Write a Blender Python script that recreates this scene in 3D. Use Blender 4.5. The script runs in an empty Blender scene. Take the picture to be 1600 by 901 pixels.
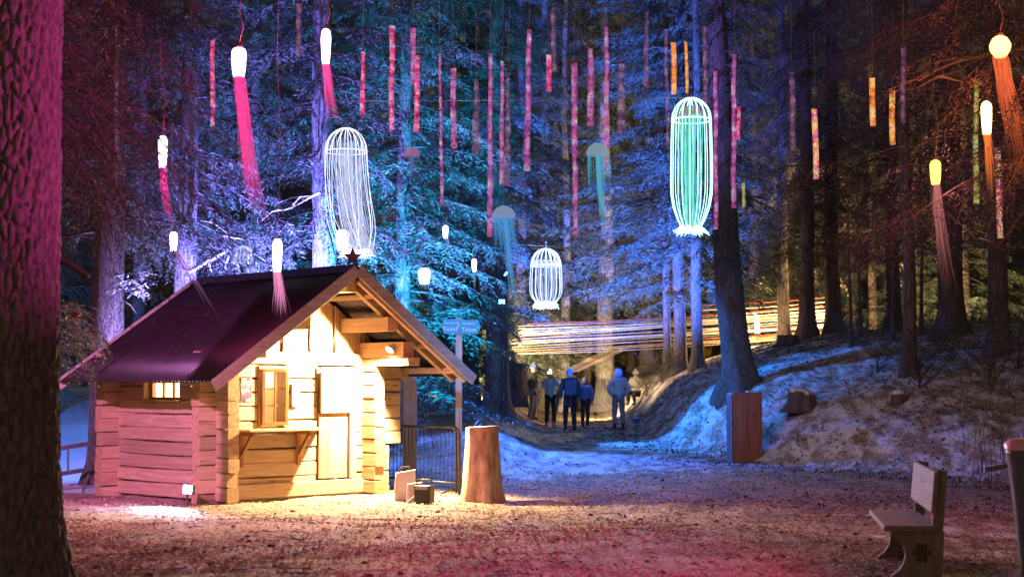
import bpy, bmesh, math, random
import numpy as np
from mathutils import Vector, Matrix, noise as mnoise
R = math.radians
scene = bpy.context.scene
col = scene.collection

# ------------------------------------------------------------------ camera, world, exposure
F_PX, W_PX, H_PX = 2400.0, 1600.0, 901.0
PITCH = math.atan(149.5 / F_PX)
CAM_Z = 1.6
cam_data = bpy.data.cameras.new('camera')
cam = bpy.data.objects.new('camera', cam_data)
col.objects.link(cam)
cam.location = (0, 0, CAM_Z)
cam.rotation_euler = (math.pi / 2 + PITCH, 0, 0)
cam_data.sensor_width = 36.0
cam_data.lens = 36.0 * F_PX / W_PX
cam_data.clip_end = 2000
cam_data.dof.use_dof = True
cam_data.dof.focus_distance = 25.0
cam_data.dof.aperture_fstop = 2.0
scene.camera = cam

world = bpy.data.worlds.new('World')
scene.world = world
world.use_nodes = True
wn = world.node_tree
bg = wn.nodes['Background']
sky = wn.nodes.new('ShaderNodeTexSky')
sky.sky_type = 'NISHITA'
sky.sun_disc = False
sky.sun_elevation = R(2.0)
sky.sun_rotation = R(200)
wn.links.new(sky.outputs[0], bg.inputs[0])
bg.inputs[1].default_value = 0.06

sun_d = bpy.data.lights.new('moon', 'SUN')
sun = bpy.data.objects.new('moon', sun_d)
col.objects.link(sun)
sun_d.energy = 0.02
sun_d.angle = R(12)
sun_d.color = (1.0, 0.92, 0.85)
sun.rotation_euler = (R(52), 0, R(-20))

scene.view_settings.view_transform = 'Standard'
scene.view_settings.look = 'None'
scene.view_settings.exposure = 0.2
scene.view_settings.gamma = 1.0
scene.cycles.use_denoising = True
scene.cycles.max_bounces = 6
scene.cycles.diffuse_bounces = 3
scene.cycles.transparent_max_bounces = 16
scene.cycles.sample_clamp_indirect = 3.0
scene.cycles.use_light_tree = True

# ------------------------------------------------------------------ helpers
CF = Vector((0, math.cos(PITCH), math.sin(PITCH)))
CU = Vector((0, -math.sin(PITCH), math.cos(PITCH)))
CR = Vector((1, 0, 0))

def P(px, py, Y):
    d = CF + CR * ((px - 800) / F_PX) + CU * ((450.5 - py) / F_PX)
    return Vector((0, 0, CAM_Z)) + d * (Y / d.y)

def hash2(ix, iy, seed):
    n = (ix.astype(np.int64) * 374761393 + iy.astype(np.int64) * 668265263 + seed * 974634777) & 0x7fffffff
    n = ((n ^ (n >> 13)) * 1274126177) & 0x7fffffff
    n = n ^ (n >> 16)
    return (n & 0xffff) / 65535.0

def vnoise(x, y, seed=0):
    x = np.asarray(x, float); y = np.asarray(y, float)
    ix = np.floor(x); iy = np.floor(y)
    fx = x - ix; fy = y - iy
    fx = fx * fx * (3 - 2 * fx); fy = fy * fy * (3 - 2 * fy)
    a = hash2(ix, iy, seed); b = hash2(ix + 1, iy, seed)
    c = hash2(ix, iy + 1, seed); d = hash2(ix + 1, iy + 1, seed)
    return (a + (b - a) * fx) * (1 - fy) + (c + (d - c) * fx) * fy

def fbm(x, y, seed=0, octs=4):
    s = 0; a = 0.5; t = 0
    for k in range(octs):
        s = s + a * vnoise(x, y, seed + k * 17); t += a
        x = x * 2.03; y = y * 2.03; a *= 0.5
    return s / t

def sstep(a, b, x):
    t = np.clip((x - a) / (b - a), 0, 1)
    return t * t * (3 - 2 * t)

XFY = [0, 14, 18, 22, 26, 29, 31.5, 36, 45, 60, 90]
XFX = [6.0, 4.3, 6.0, 8.5, 7.0, 5.4, 4.4, 3.4, 2.9, 2.9, 3.0]
HMX = [0.5, 0.55, 0.7, 0.9, 1.3, 1.8, 2.3, 2.9, 3.1, 2.4, 2.0]

def ground_h(x, y, detail=True):
    x = np.asarray(x, float); y = np.asarray(y, float)
    z = 0.022 * np.clip(y - 30, 0, 60)
    z = z - 0.18 * sstep(15, 22, y) * sstep(4.5, 1.0, x) * sstep(34, 27, y)
    xf = np.interp(y, XFY, XFX); hm = np.interp(y, XFY, HMX)
    d = np.clip(x - xf, 0, None)
    z = z + hm * (1 - np.exp(-d / 3.0)) * sstep(0, 1.8, d)
    z = z + 0.75 * sstep(27, 40, y) * sstep(0.9, -0.6, x - 0.02 * (y - 40))
    z = z + 0.5 * sstep(26, 38, y) * sstep(-6, -9, x)
    if detail:
        z = z + 0.10 * (fbm(x * 0.7, y * 0.7, 3, 3) - 0.5)
        z = z + 0.05 * (fbm(x * 2.3, y * 2.3, 5, 3) - 0.5)
        bank = sstep(0.2, 1.5, x - xf)
        z = z + bank * 0.16 * (fbm(x * 2.1, y * 2.1, 9, 3) - 0.5)
    return z

def gz(x, y):
    return float(ground_h(np.array([x]), np.array([y]))[0])

def tag(o, label=None, cat=None, group=None, kind=None):
    if label: o['label'] = label
    if cat: o['category'] = cat
    if group: o['group'] = group
    if kind: o['kind'] = kind
    return o

def empty(name, loc=(0, 0, 0), rz=0.0, parent=None):
    o = bpy.data.objects.new(name, None)
    o.location = loc
    o.rotation_euler = (0, 0, rz)
    o.empty_display_size = 0.1
    col.objects.link(o)
    if parent: o.parent = parent
    return o

def link_mesh(name, me, parent=None, loc=None, rot=None):
    o = bpy.data.objects.new(name, me)
    col.objects.link(o)
    if parent: o.parent = parent
    if loc is not None: o.location = loc
    if rot is not None: o.rotation_euler = rot
    return o

class MB:
    def __init__(s):
        s.v = []; s.f = []; s.m = []
    def add(s, vs, fs, mi=0):
        b = len(s.v)
        s.v.extend([tuple(p) for p in vs])
        for q in fs:
            s.f.append(tuple(b + i for i in q)); s.m.append(mi)
        return s
    def box(s, lo, hi, mi=0, M=None):
        x0, y0, z0 = lo; x1, y1, z1 = hi
        vs = [Vector(p) for p in ((x0,y0,z0),(x1,y0,z0),(x1,y1,z0),(x0,y1,z0),(x0,y0,z1),(x1,y0,z1),(x1,y1,z1),(x0,y1,z1))]
        if M is not None: vs = [M @ p for p in vs]
        return s.add(vs, [(0,3,2,1),(4,5,6,7),(0,1,5,4),(1,2,6,5),(2,3,7,6),(3,0,4,7)], mi)
    def bar(s, a, b, w, h, mi=0, up=(0, 0, 1)):
        a = Vector(a); b = Vector(b); d = (b - a).normalized()
        u = Vector(up); sd = d.cross(u)
        if sd.length < 1e-4: sd = d.cross(Vector((1, 0, 0)))
        sd.normalize(); u = sd.cross(d).normalized()
        vs = []
        for p in (a, b):
            for i, j in ((-1,-1),(1,-1),(1,1),(-1,1)):
                vs.append(p + sd * (i * w / 2) + u * (j * h / 2))
        return s.add(vs, [(0,1,2,3),(7,6,5,4),(0,4,5,1),(1,5,6,2),(2,6,7,3),(3,7,4,0)], mi)
    def tube(s, pts, rad, n=6, mi=0, cap=True):
        pts = [Vector(p) for p in pts]
        if not hasattr(rad, '__len__'): rad = [rad] * len(pts)
        vs = []; fs = []
        prev = None
        for i, p in enumerate(pts):
            d = (pts[min(i + 1, len(pts) - 1)] - pts[max(i - 1, 0)])
            if d.length < 1e-9: d = Vector((0, 0, 1))
            d.normalize()
            if prev is None:
                a = d.cross(Vector((0, 0, 1)) if abs(d.z) < 0.9 else Vector((1, 0, 0))).normalized()
            else:
                a = (prev - d * prev.dot(d))
                if a.length < 1e-6: a = d.orthogonal()
                a.normalize()
            prev = a; b = d.cross(a)
            for k in range(n):
                t = 2 * math.pi * k / n
                vs.append(p + (a * math.cos(t) + b * math.sin(t)) * rad[i])
        for i in range(len(pts) - 1):
            for k in range(n):
                fs.append((i*n+k, i*n+(k+1)%n, (i+1)*n+(k+1)%n, (i+1)*n+k))
        if cap:
            fs.append(tuple(range(n))[::-1])
            fs.append(tuple((len(pts)-1)*n + k for k in range(n)))
        return s.add(vs, fs, mi)
    def lathe(s, prof, n=12, c=(0, 0, 0), mi=0):
        vs = []; fs = []
        for r, z in prof:
            for k in range(n):
                t = 2 * math.pi * k / n
                vs.append((c[0] + r * math.cos(t), c[1] + r * math.sin(t), c[2] + z))
        for i in range(len(prof) - 1):
            for k in range(n):
                fs.append((i*n+k, i*n+(k+1)%n, (i+1)*n+(k+1)%n, (i+1)*n+k))
        return s.add(vs, fs, mi)
    def prism(s, poly, d, M=None, mi=0):
        n = len(poly)
        vs = [Vector((x, -d/2, z)) for x, z in poly] + [Vector((x, d/2, z)) for x, z in poly]
        if M is not None: vs = [M @ p for p in vs]
        fs = [tuple(range(n)), tuple(range(2*n-1, n-1, -1))]
        for i in range(n):
            j = (i + 1) % n
            fs.append((i, n+i, n+j, j))
        return s.add(vs, fs, mi)
    def mesh(s, name, mats, smooth=False):
        me = bpy.data.meshes.new(name)
        me.from_pydata(s.v, [], s.f)
        if not isinstance(mats, (list, tuple)): mats = [mats]
        for m in mats: me.materials.append(m)
        if len(mats) > 1: me.polygons.foreach_set('material_index', s.m)
        if smooth: me.polygons.foreach_set('use_smooth', [True] * len(me.polygons))
        me.update()
        return me
    def build(s, name, mats, parent=None, smooth=False, bevel=0, loc=None, rot=None, fix=False):
        me = s.mesh(name, mats, smooth)
        if fix:
            bm = bmesh.new(); bm.from_mesh(me); bmesh.ops.recalc_face_normals(bm, faces=bm.faces); bm.to_mesh(me); bm.free()
        o = link_mesh(name, me, parent, loc, rot)
        if bevel:
            b = o.modifiers.new('bevel', 'BEVEL'); b.width = bevel; b.segments = 2; b.limit_method = 'ANGLE'
        return o

# ------------------------------------------------------------------ materials
def new_mat(name):
    m = bpy.data.materials.new(name); m.use_nodes = True
    nt = m.node_tree
    return m, nt, nt.nodes['Principled BSDF'], nt.nodes['Material Output']

def ramp(nt, stops, fac=None):
    r = nt.nodes.new('ShaderNodeValToRGB')
    e = r.color_ramp.elements
    while len(e) < len(stops): e.new(0.5)
    for i, (p, c) in enumerate(stops):
        e[i].position = p; e[i].color = (*c, 1) if len(c) == 3 else c
    if fac is not None: nt.links.new(fac, r.inputs[0])
    return r

def coords(nt, scale=(1, 1, 1), kind='Object'):
    t = nt.nodes.new('ShaderNodeTexCoord')
    m = nt.nodes.new('ShaderNodeMapping')
    m.inputs['Scale'].default_value = scale
    nt.links.new(t.outputs[kind], m.inputs[0])
    return m.outputs[0]

def noise_n(nt, vec, scale, detail=5, rough=0.6, dist=0.0):
    n = nt.nodes.new('ShaderNodeTexNoise')
    n.inputs['Scale'].default_value = scale
    n.inputs['Detail'].default_value = detail
    n.inputs['Roughness'].default_value = rough
    n.inputs['Distortion'].default_value = dist
    if vec is not None: nt.links.new(vec, n.inputs['Vector'])
    return n

def bump_n(nt, h, strength, dist, bsdf):
    b = nt.nodes.new('ShaderNodeBump')
    b.inputs['Strength'].default_value = strength
    b.inputs['Distance'].default_value = dist
    nt.links.new(h, b.inputs['Height'])
    nt.links.new(b.outputs[0], bsdf.inputs['Normal'])

def plain(name, c1, c2=None, scale=8, stretch=(1, 1, 1), rough=0.7, metal=0.0, bump=0.2, bd=0.01, isl=False):
    m, nt, b, out = new_mat(name)
    v = coords(nt, stretch)
    n = noise_n(nt, v, scale)
    c2 = c2 or tuple(x * 0.6 for x in c1)
    r = ramp(nt, [(0.3, c2), (0.7, c1)], n.outputs[0])
    src = r.outputs[0]
    if isl:
        g = nt.nodes.new('ShaderNodeNewGeometry')
        h = nt.nodes.new('ShaderNodeHueSaturation')
        mr = nt.nodes.new('ShaderNodeMapRange')
        mr.inputs[3].default_value, mr.inputs[4].default_value = (0.45, 1.5) if isl is True else isl
        nt.links.new(g.outputs['Random Per Island'], mr.inputs[0])
        nt.links.new(mr.outputs[0], h.inputs['Value'])
        nt.links.new(src, h.inputs['Color']); src = h.outputs[0]
    nt.links.new(src, b.inputs['Base Color'])
    b.inputs['Roughness'].default_value = rough
    b.inputs['Metallic'].default_value = metal
    if bump: bump_n(nt, n.outputs[0], bump, bd, b)
    return m

def wood(name, c1, c2, axis='x', rough=0.65, knots=True, vary=True):
    """grain runs along axis of the object's own space"""
    m, nt, b, out = new_mat(name)
    st = {'x': (0.35, 5, 5), 'y': (5, 0.35, 5), 'z': (5, 5, 0.35)}[axis]
    kst = {'x': (1.1, 3.5, 3.5), 'y': (3.5, 1.1, 3.5), 'z': (3.5, 3.5, 1.1)}[axis]
    t = nt.nodes.new('ShaderNodeTexCoord')
    oi = nt.nodes.new('ShaderNodeObjectInfo')
    off = nt.nodes.new('ShaderNodeVectorMath'); off.operation = 'ADD'
    sc = nt.nodes.new('ShaderNodeVectorMath'); sc.operation = 'SCALE'
    cmb = nt.nodes.new('ShaderNodeCombineXYZ')
    for i in range(3): nt.links.new(oi.outputs['Random'], cmb.inputs[i])
    nt.links.new(cmb.outputs[0], sc.inputs[0]); sc.inputs['Scale'].default_value = 37.0
    nt.links.new(t.outputs['Object'], off.inputs[0]); nt.links.new(sc.outputs[0], off.inputs[1])
    mp = nt.nodes.new('ShaderNodeMapping'); mp.inputs['Scale'].default_value = st
    nt.links.new(off.outputs[0], mp.inputs[0])
    n = noise_n(nt, mp.outputs[0], 4.0, 7, 0.65, 0.8)
    r = ramp(nt, [(0.28, c2), (0.5, tuple((a + d) / 2 for a, d in zip(c1, c2))), (0.66, c1)], n.outputs[0])
    src = r.outputs[0]
    if knots:
        mk = nt.nodes.new('ShaderNodeMapping'); mk.inputs['Scale'].default_value = kst
        nt.links.new(off.outputs[0], mk.inputs[0])
        vo = nt.nodes.new('ShaderNodeTexVoronoi'); vo.inputs['Scale'].default_value = 1.6
        nt.links.new(mk.outputs[0], vo.inputs['Vector'])
        kr = ramp(nt, [(0.05, (1, 1, 1)), (0.13, (0, 0, 0))], vo.outputs['Distance'])
        mx = nt.nodes.new('ShaderNodeMix'); mx.data_type = 'RGBA'
        mx.inputs['B'].default_value = (c2[0] * 0.35, c2[1] * 0.3, c2[2] * 0.3, 1)
        nt.links.new(kr.outputs[0], mx.inputs['Factor']); nt.links.new(src, mx.inputs['A'])
        src = mx.outputs['Result']
    cst = {'x': (0.12, 9, 9), 'y': (9, 0.12, 9), 'z': (9, 9, 0.12)}[axis]
    mc = nt.nodes.new('ShaderNodeMapping'); mc.inputs['Scale'].default_value = cst
    nt.links.new(off.outputs[0], mc.inputs[0])
    nc = noise_n(nt, mc.outputs[0], 1.7, 3, .5, .25)
    ckr = ramp(nt, [(.485, (0, 0, 0)), (.5, (.75, .75, .75)), (.515, (0, 0, 0))], nc.outputs[0])
    nm = noise_n(nt, mp.outputs[0], 1.1, 2, .5)
    mm = nt.nodes.new('ShaderNodeMath'); mm.operation = 'MULTIPLY'
    gate = ramp(nt, [(.5, (0, 0, 0)), (.6, (1, 1, 1))], nm.outputs[0])
    nt.links.new(ckr.outputs[0], mm.inputs[0]); nt.links.new(gate.outputs[0], mm.inputs[1])
    mxc = nt.nodes.new('ShaderNodeMix'); mxc.data_type = 'RGBA'; mxc.inputs['B'].default_value = (c2[0] * .2, c2[1] * .18, c2[2] * .16, 1)
    nt.links.new(mm.outputs[0], mxc.inputs['Factor']); nt.links.new(src, mxc.inputs['A']); src = mxc.outputs['Result']
    if vary:
        h = nt.nodes.new('ShaderNodeHueSaturation')
        mr = nt.nodes.new('ShaderNodeMapRange'); mr.inputs[3].default_value = 0.62; mr.inputs[4].default_value = 1.15
        nt.links.new(oi.outputs['Random'], mr.inputs[0]); nt.links.new(mr.outputs[0], h.inputs['Value'])
        nt.links.new(src, h.inputs['Color']); src = h.outputs[0]
    nt.links.new(src, b.inputs['Base Color'])
    b.inputs['Roughness'].default_value = rough
    bump_n(nt, n.outputs[0], 0.35, 0.01, b)
    return m

def bark(name, c1, c2, scale=1.0, strength=0.9):
    m, nt, b, out = new_mat(name)
    v = coords(nt, (1, 1, 0.16))
    n = noise_n(nt, v, 20 * scale, 8, 0.75, 1.2)
    vo = nt.nodes.new('ShaderNodeTexVoronoi'); vo.feature = 'DISTANCE_TO_EDGE'; vo.inputs['Scale'].default_value = 19 * scale
    nt.links.new(v, vo.inputs['Vector'])
    cr = ramp(nt, [(0.0, (0, 0, 0)), (0.12, (1, 1, 1))], vo.outputs['Distance'])
    wv = nt.nodes.new('ShaderNodeVectorMath'); wv.operation = 'MULTIPLY_ADD'; nw = noise_n(nt, v, 9 * scale, 4, .7); nt.links.new(nw.outputs['Color'], wv.inputs[0]); wv.inputs[1].default_value = (.22, .22, .22); nt.links.new(v, wv.inputs[2]); nt.links.new(wv.outputs[0], vo.inputs['Vector'])
    r = ramp(nt, [(0.25, c2), (0.7, c1)], n.outputs[0])
    mx = nt.nodes.new('ShaderNodeMix'); mx.data_type = 'RGBA'
    mx.inputs['A'].default_value = (c2[0] * 0.6, c2[1] * 0.6, c2[2] * 0.6, 1)
    nt.links.new(cr.outputs[0], mx.inputs['Factor']); nt.links.new(r.outputs[0], mx.inputs['B'])
    nt.links.new(mx.outputs['Result'], b.inputs['Base Color'])
    b.inputs['Roughness'].default_value = 0.9
    ad = nt.nodes.new('ShaderNodeMath'); ad.operation = 'MULTIPLY'
    nt.links.new(cr.outputs[0], ad.inputs[0]); nt.links.new(n.outputs[0], ad.inputs[1])
    bump_n(nt, ad.outputs[0], strength, 0.03, b)
    return m

def strand(name, c, strength, a0=.35, a1=.97):  # lamp light on the plastic strands put in as fading emission
    m, nt, b, out = new_mat(name); nt.nodes.remove(b)
    e = nt.nodes.new('ShaderNodeEmission'); e.inputs[0].default_value = (*c, 1); e.inputs[1].default_value = strength
    at = nt.nodes.new('ShaderNodeAttribute'); at.attribute_name = 'fade'
    mr = nt.nodes.new('ShaderNodeMapRange'); mr.inputs[3].default_value = a0; mr.inputs[4].default_value = a1
    nt.links.new(at.outputs['Fac'], mr.inputs[0])
    t = nt.nodes.new('ShaderNodeBsdfTransparent'); mx = nt.nodes.new('ShaderNodeMixShader')
    nt.links.new(mr.outputs[0], mx.inputs[0]); nt.links.new(e.outputs[0], mx.inputs[1]); nt.links.new(t.outputs[0], mx.inputs[2]); nt.links.new(mx.outputs[0], out.inputs[0])
    m.cycles.emission_sampling = 'NONE'
    return m

def set_fade(o, vals):
    a = o.data.attributes.new('fade', 'FLOAT', 'POINT'); a.data.foreach_set('value', vals)

def glow(name, c, strength, sampled=True, transp=0.0):
    m, nt, b, out = new_mat(name)
    nt.nodes.remove(b)
    e = nt.nodes.new('ShaderNodeEmission')
    e.inputs[0].default_value = (*c, 1); e.inputs[1].default_value = strength
    src = e.outputs[0]
    if transp > 0:
        t = nt.nodes.new('ShaderNodeBsdfTransparent'); mx = nt.nodes.new('ShaderNodeMixShader')
        mx.inputs[0].default_value = transp
        nt.links.new(src, mx.inputs[1]); nt.links.new(t.outputs[0], mx.inputs[2]); src = mx.outputs[0]
    nt.links.new(src, out.inputs[0])
    if not sampled: m.cycles.emission_sampling = 'NONE'
    return m

M = {}
M['pine_u'] = wood('pine_along_x', (0.62, 0.44, 0.26), (0.40, 0.25, 0.13), 'x')
M['pine_v'] = wood('pine_along_y', (0.62, 0.44, 0.26), (0.40, 0.25, 0.13), 'y')
M['pine_z'] = wood('pine_along_z', (0.60, 0.42, 0.24), (0.36, 0.21, 0.10), 'z')
M['endgrain'] = plain('end_grain', (0.55, 0.36, 0.18), (0.3, 0.17, 0.08), 14, rough=0.8)
M['red_wood'] = wood('stained_frame_wood', (0.42, 0.20, 0.06), (0.25, 0.10, 0.03), 'z', 0.5, False)
M['grey_wood'] = wood('weathered_board', (0.50, 0.47, 0.40), (0.28, 0.26, 0.21), 'x', 0.8)
M['roof'] = plain('painted_corrugated_steel', (0.034, 0.018, 0.026), (0.018, 0.010, 0.014), 5, rough=0.34, metal=0.3, bump=0.08)
M['dark_metal'] = plain('dark_metal', (0.05, 0.05, 0.055), rough=0.4, metal=0.6, bump=0.05)
M['galv'] = plain('galvanised_steel', (0.42, 0.42, 0.42), (0.25, 0.25, 0.26), 20, rough=0.35, metal=0.85, bump=0.05)
M['interior'] = plain('added_lining_cream', (0.8, 0.72, 0.55), (0.65, 0.55, 0.4), 3)
M['cream'] = plain('cream_fabric', (0.75, 0.7, 0.62), (0.6, 0.55, 0.48), 30, rough=0.9)
M['black'] = plain('black_plastic', (0.02, 0.02, 0.022), (0.012, 0.012, 0.012), 30, rough=0.45)
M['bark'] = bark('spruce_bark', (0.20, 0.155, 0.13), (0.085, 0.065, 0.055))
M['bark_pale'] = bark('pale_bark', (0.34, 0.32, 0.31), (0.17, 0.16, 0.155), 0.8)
M['bark_big'] = plain('coarse_bark', (0.23, 0.18, 0.155), (0.075, 0.058, 0.052), 22, (1, 1, .5), .9, bump=.8, bd=.02)
M['stump'] = plain('stripped_stump_wood', (0.72, 0.57, 0.38), (0.22, 0.13, 0.065), 7, (1, 1, 0.4), 0.8, bump=0.9, bd=0.05)
M['dark_stump'] = plain('old_stump_wood', (0.16, 0.12, 0.12), (0.05, 0.04, 0.04), 6, (1, 1, 0.25), 0.9, bump=0.7, bd=0.04)
M['snow'] = plain('crusted_snow', (0.75, 0.78, 0.82), (0.55, 0.57, 0.6), 12, rough=0.6, bump=0.4, bd=0.02)
M['needles'] = plain('spruce_needles', (0.095, 0.125, 0.09), (0.045, 0.065, 0.045), 2.0, rough=0.65, bump=0, isl=True)
M['needles_dry'] = plain('dry_spruce_twigs', (0.10, 0.085, 0.07), (0.05, 0.042, 0.036), 2.0, rough=0.8, bump=0, isl=True)
M['needles_frost'] = plain('frosted_needles', (0.6, 0.63, 0.65), (0.3, 0.36, 0.34), 8.0, rough=0.6, bump=0, isl=True)
M['twig'] = plain('twig_bark', (0.10, 0.075, 0.06), (0.05, 0.04, 0.03), 10, rough=0.9, bump=0)
M['dead'] = plain('dead_branch', (0.5, 0.47, 0.42), (0.3, 0.27, 0.24), 10, rough=0.85)
M['chips'] = plain('wood_chips', (0.52, 0.41, 0.29), (0.30, 0.22, 0.14), 3, rough=0.85, bump=0, isl=(.6, 1.35))
M['grass'] = plain('dry_grass', (0.22, 0.19, 0.12), (0.10, 0.09, 0.06), 3, rough=0.85, bump=0, isl=True)
M['glass'] = None
m, nt, b, out = new_mat('window_glass')
b.inputs['Roughness'].default_value = 0.03
b.inputs['Alpha'].default_value = 0.08
b.inputs['Base Color'].default_value = (0.9, 0.95, 0.95, 1)
M['glass'] = m

# ------------------------------------------------------------------ ground
def build_ground():
    fx = np.arange(-13, 13.01, 0.11); fy = np.arange(10, 52, 0.11)
    xs = np.concatenate([[-400, -200, -100, -60, -40, -30, -24, -20, -17, -15, -14], fx, [14, 15, 17, 20, 24, 30, 40, 60, 100, 200, 400]])
    ys = np.concatenate([[-200, -60, -20, -5, 0, 3, 6, 8, 9], fy, [53, 54, 56, 58, 60, 64, 70, 78, 90, 110, 150, 250, 450, 800]])
    X, Y = np.meshgrid(xs, ys)
    Z = ground_h(X, Y)
    far = sstep(90, 200, Y)
    nx, ny = len(xs), len(ys)
    V = np.stack([X.ravel(), Y.ravel(), Z.ravel()], 1)
    idx = np.arange(nx * ny).reshape(ny, nx)
    Fq = np.stack([idx[:-1, :-1].ravel(), idx[:-1, 1:].ravel(), idx[1:, 1:].ravel(), idx[1:, :-1].ravel()], 1)
    me = bpy.data.meshes.new('ground')
    me.vertices.add(len(V)); me.vertices.foreach_set('co', V.ravel())
    me.loops.add(Fq.size); me.loops.foreach_set('vertex_index', Fq.ravel())
    me.polygons.add(len(Fq)); me.polygons.foreach_set('loop_start', np.arange(0, Fq.size, 4))
    me.polygons.foreach_set('use_smooth', np.ones(len(Fq), bool))
    me.update(calc_edges=True)
    xf = np.interp(Y, XFY, XFX)
    s = np.zeros_like(X)
    bank = sstep(-1.2, 0.6, X - xf)
    s = np.maximum(s, bank * (0.40 + 0.05 * sstep(19, 27, Y) - 0.12 * sstep(1.5, 3.5, X - xf) * sstep(33, 37, Y)) * sstep(70, 55, Y))
    s = np.maximum(s, 0.47 * sstep(24, 30, Y) * sstep(60, 45, Y) * sstep(-3.5, 0, X))
    s = np.maximum(s, 0.95 * sstep(-5.5, -7, X) * sstep(24.5, 27, Y))
    s = np.maximum(s, 0.46 * sstep(26, 30, Y) * sstep(-1, -2, X))
    s = np.maximum(s, 0.42 * sstep(18, 13, Y) * sstep(-.4, -2, X)); s = np.maximum(s, 0.42 * sstep(26, 20, Y) * sstep(2.4, 4.4, X))
    at = me.attributes.new('snow', 'FLOAT', 'POINT')
    at.data.foreach_set('value', s.ravel())
    m, nt, b, out = new_mat('forest_floor')
    v = coords(nt, (1.15, .7, 1.15))
    n1 = noise_n(nt, v, 0.9, 6, 0.7)
    n2 = noise_n(nt, v, 26, 5, 0.75)
    n3 = noise_n(nt, v, 95, 3, 0.7)
    c = ramp(nt, [(0.30, (0.035, 0.024, 0.016)), (0.45, (0.21, 0.155, 0.105)), (0.57, (0.40, 0.31, 0.22)), (0.70, (0.60, 0.52, 0.41))], n2.outputs[0])
    c2 = ramp(nt, [(0.36, (0.5, 0.48, 0.46)), (0.5, (1.0, .97, .92)), (0.66, (1.55, 1.5, 1.4))], n1.outputs[0])
    mul = nt.nodes.new('ShaderNodeMix'); mul.data_type = 'RGBA'; mul.blend_type = 'MULTIPLY'; mul.inputs['Factor'].default_value = 1
    nt.links.new(c.outputs[0], mul.inputs['A']); nt.links.new(c2.outputs[0], mul.inputs['B'])
    a = nt.nodes.new('ShaderNodeAttribute'); a.attribute_name = 'snow'
    v2 = coords(nt, (1.2, 0.5, 1.2))
    ns = noise_n(nt, v2, 2.6, 8, 0.66, 0.1)
    sub = nt.nodes.new('ShaderNodeMath'); sub.operation = 'ADD'
    nt.links.new(a.outputs['Fac'], sub.inputs[0]); nt.links.new(ns.outputs[0], sub.inputs[1])
    mk = ramp(nt, [(0.90 / 1.5, (0, 0, 0)), (1.04 / 1.5, (1, 1, 1))])
    dv = nt.nodes.new('ShaderNodeMath'); dv.operation = 'DIVIDE'; dv.inputs[1].default_value = 1.5
    nt.links.new(sub.outputs[0], dv.inputs[0]); nt.links.new(dv.outputs[0], mk.inputs[0])
    mx = nt.nodes.new('ShaderNodeMix'); mx.data_type = 'RGBA'
    sn = ramp(nt, [(0.3, (0.5, 0.5, 0.5)), (0.6, (0.78, 0.78, 0.8))], n2.outputs[0])
    nt.links.new(mk.outputs[0], mx.inputs['Factor']); nt.links.new(mul.outputs['Result'], mx.inputs['A']); nt.links.new(sn.outputs[0], mx.inputs['B'])
    nt.links.new(mx.outputs['Result'], b.inputs['Base Color'])
    b.inputs['Roughness'].default_value = 0.85
    ad = nt.nodes.new('ShaderNodeMath'); ad.operation = 'ADD'
    nt.links.new(n2.outputs[0], ad.inputs[0]); nt.links.new(mk.outputs[0], ad.inputs[1])
    ad2 = nt.nodes.new('ShaderNodeMath'); ad2.operation = 'MULTIPLY_ADD'; ad2.inputs[1].default_value = 0.5
    nt.links.new(n3.outputs[0], ad2.inputs[0]); nt.links.new(ad.outputs[0], ad2.inputs[2])
    bump_n(nt, ad2.outputs[0], 0.5, 0.03, b)
    me.materials.append(m)
    o = link_mesh('ground', me)
    tag(o, 'forest floor of wood chips, litter and old snow', kind='structure')
build_ground()

# loose litter on the clearing
def build_chips():
    rng = np.random.default_rng(5)
    N = 150000
    y = 12 + 18 * rng.random(N) ** 1.35
    x = (rng.random(N) - 0.5) * (9.5 + (y - 12) * 0.75)
    keep = ~((x < -2.2) & (y > 24.2)) & (rng.random(N) < -.02 + 1.6 * fbm(x * .8, y * .8, 77, 3) ** 1.4)
    x = x[keep]; y = y[keep]; N = len(x)
    z = ground_h(x, y) + 0.006
    L = 0.007 + 0.024 * rng.random(N) ** 2.5; Wd = L * (0.25 + 0.5 * rng.random(N))
    a = rng.random(N) * 6.283; t = (rng.random(N) - 0.3) * 0.9
    dx, dy = np.cos(a), np.sin(a)
    V = np.empty((N, 4, 3))
    for k, (i, j) in enumerate(((-1, -1), (1, -0.5), (1, 1), (-0.8, 0.7))):
        V[:, k, 0] = x + dx * L * i - dy * Wd * j
        V[:, k, 1] = y + dy * L * i + dx * Wd * j
        V[:, k, 2] = z + np.abs(t) * L * (i + 1) * 0.8 + 0.004 * (j + 1)
    me = bpy.data.meshes.new('wood_chips')
    me.vertices.add(N * 4); me.vertices.foreach_set('co', V.ravel())
    me.loops.add(N * 4); me.loops.foreach_set('vertex_index', np.arange(N * 4))
    me.polygons.add(N); me.polygons.foreach_set('loop_start', np.arange(0, N * 4, 4))
    me.update(calc_edges=True); me.materials.append(M['chips'])
    o = link_mesh('wood_chips', me)
    tag(o, 'loose wood chips and leaf litter strewn over the clearing', 'litter', kind='stuff')
build_chips()

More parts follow.
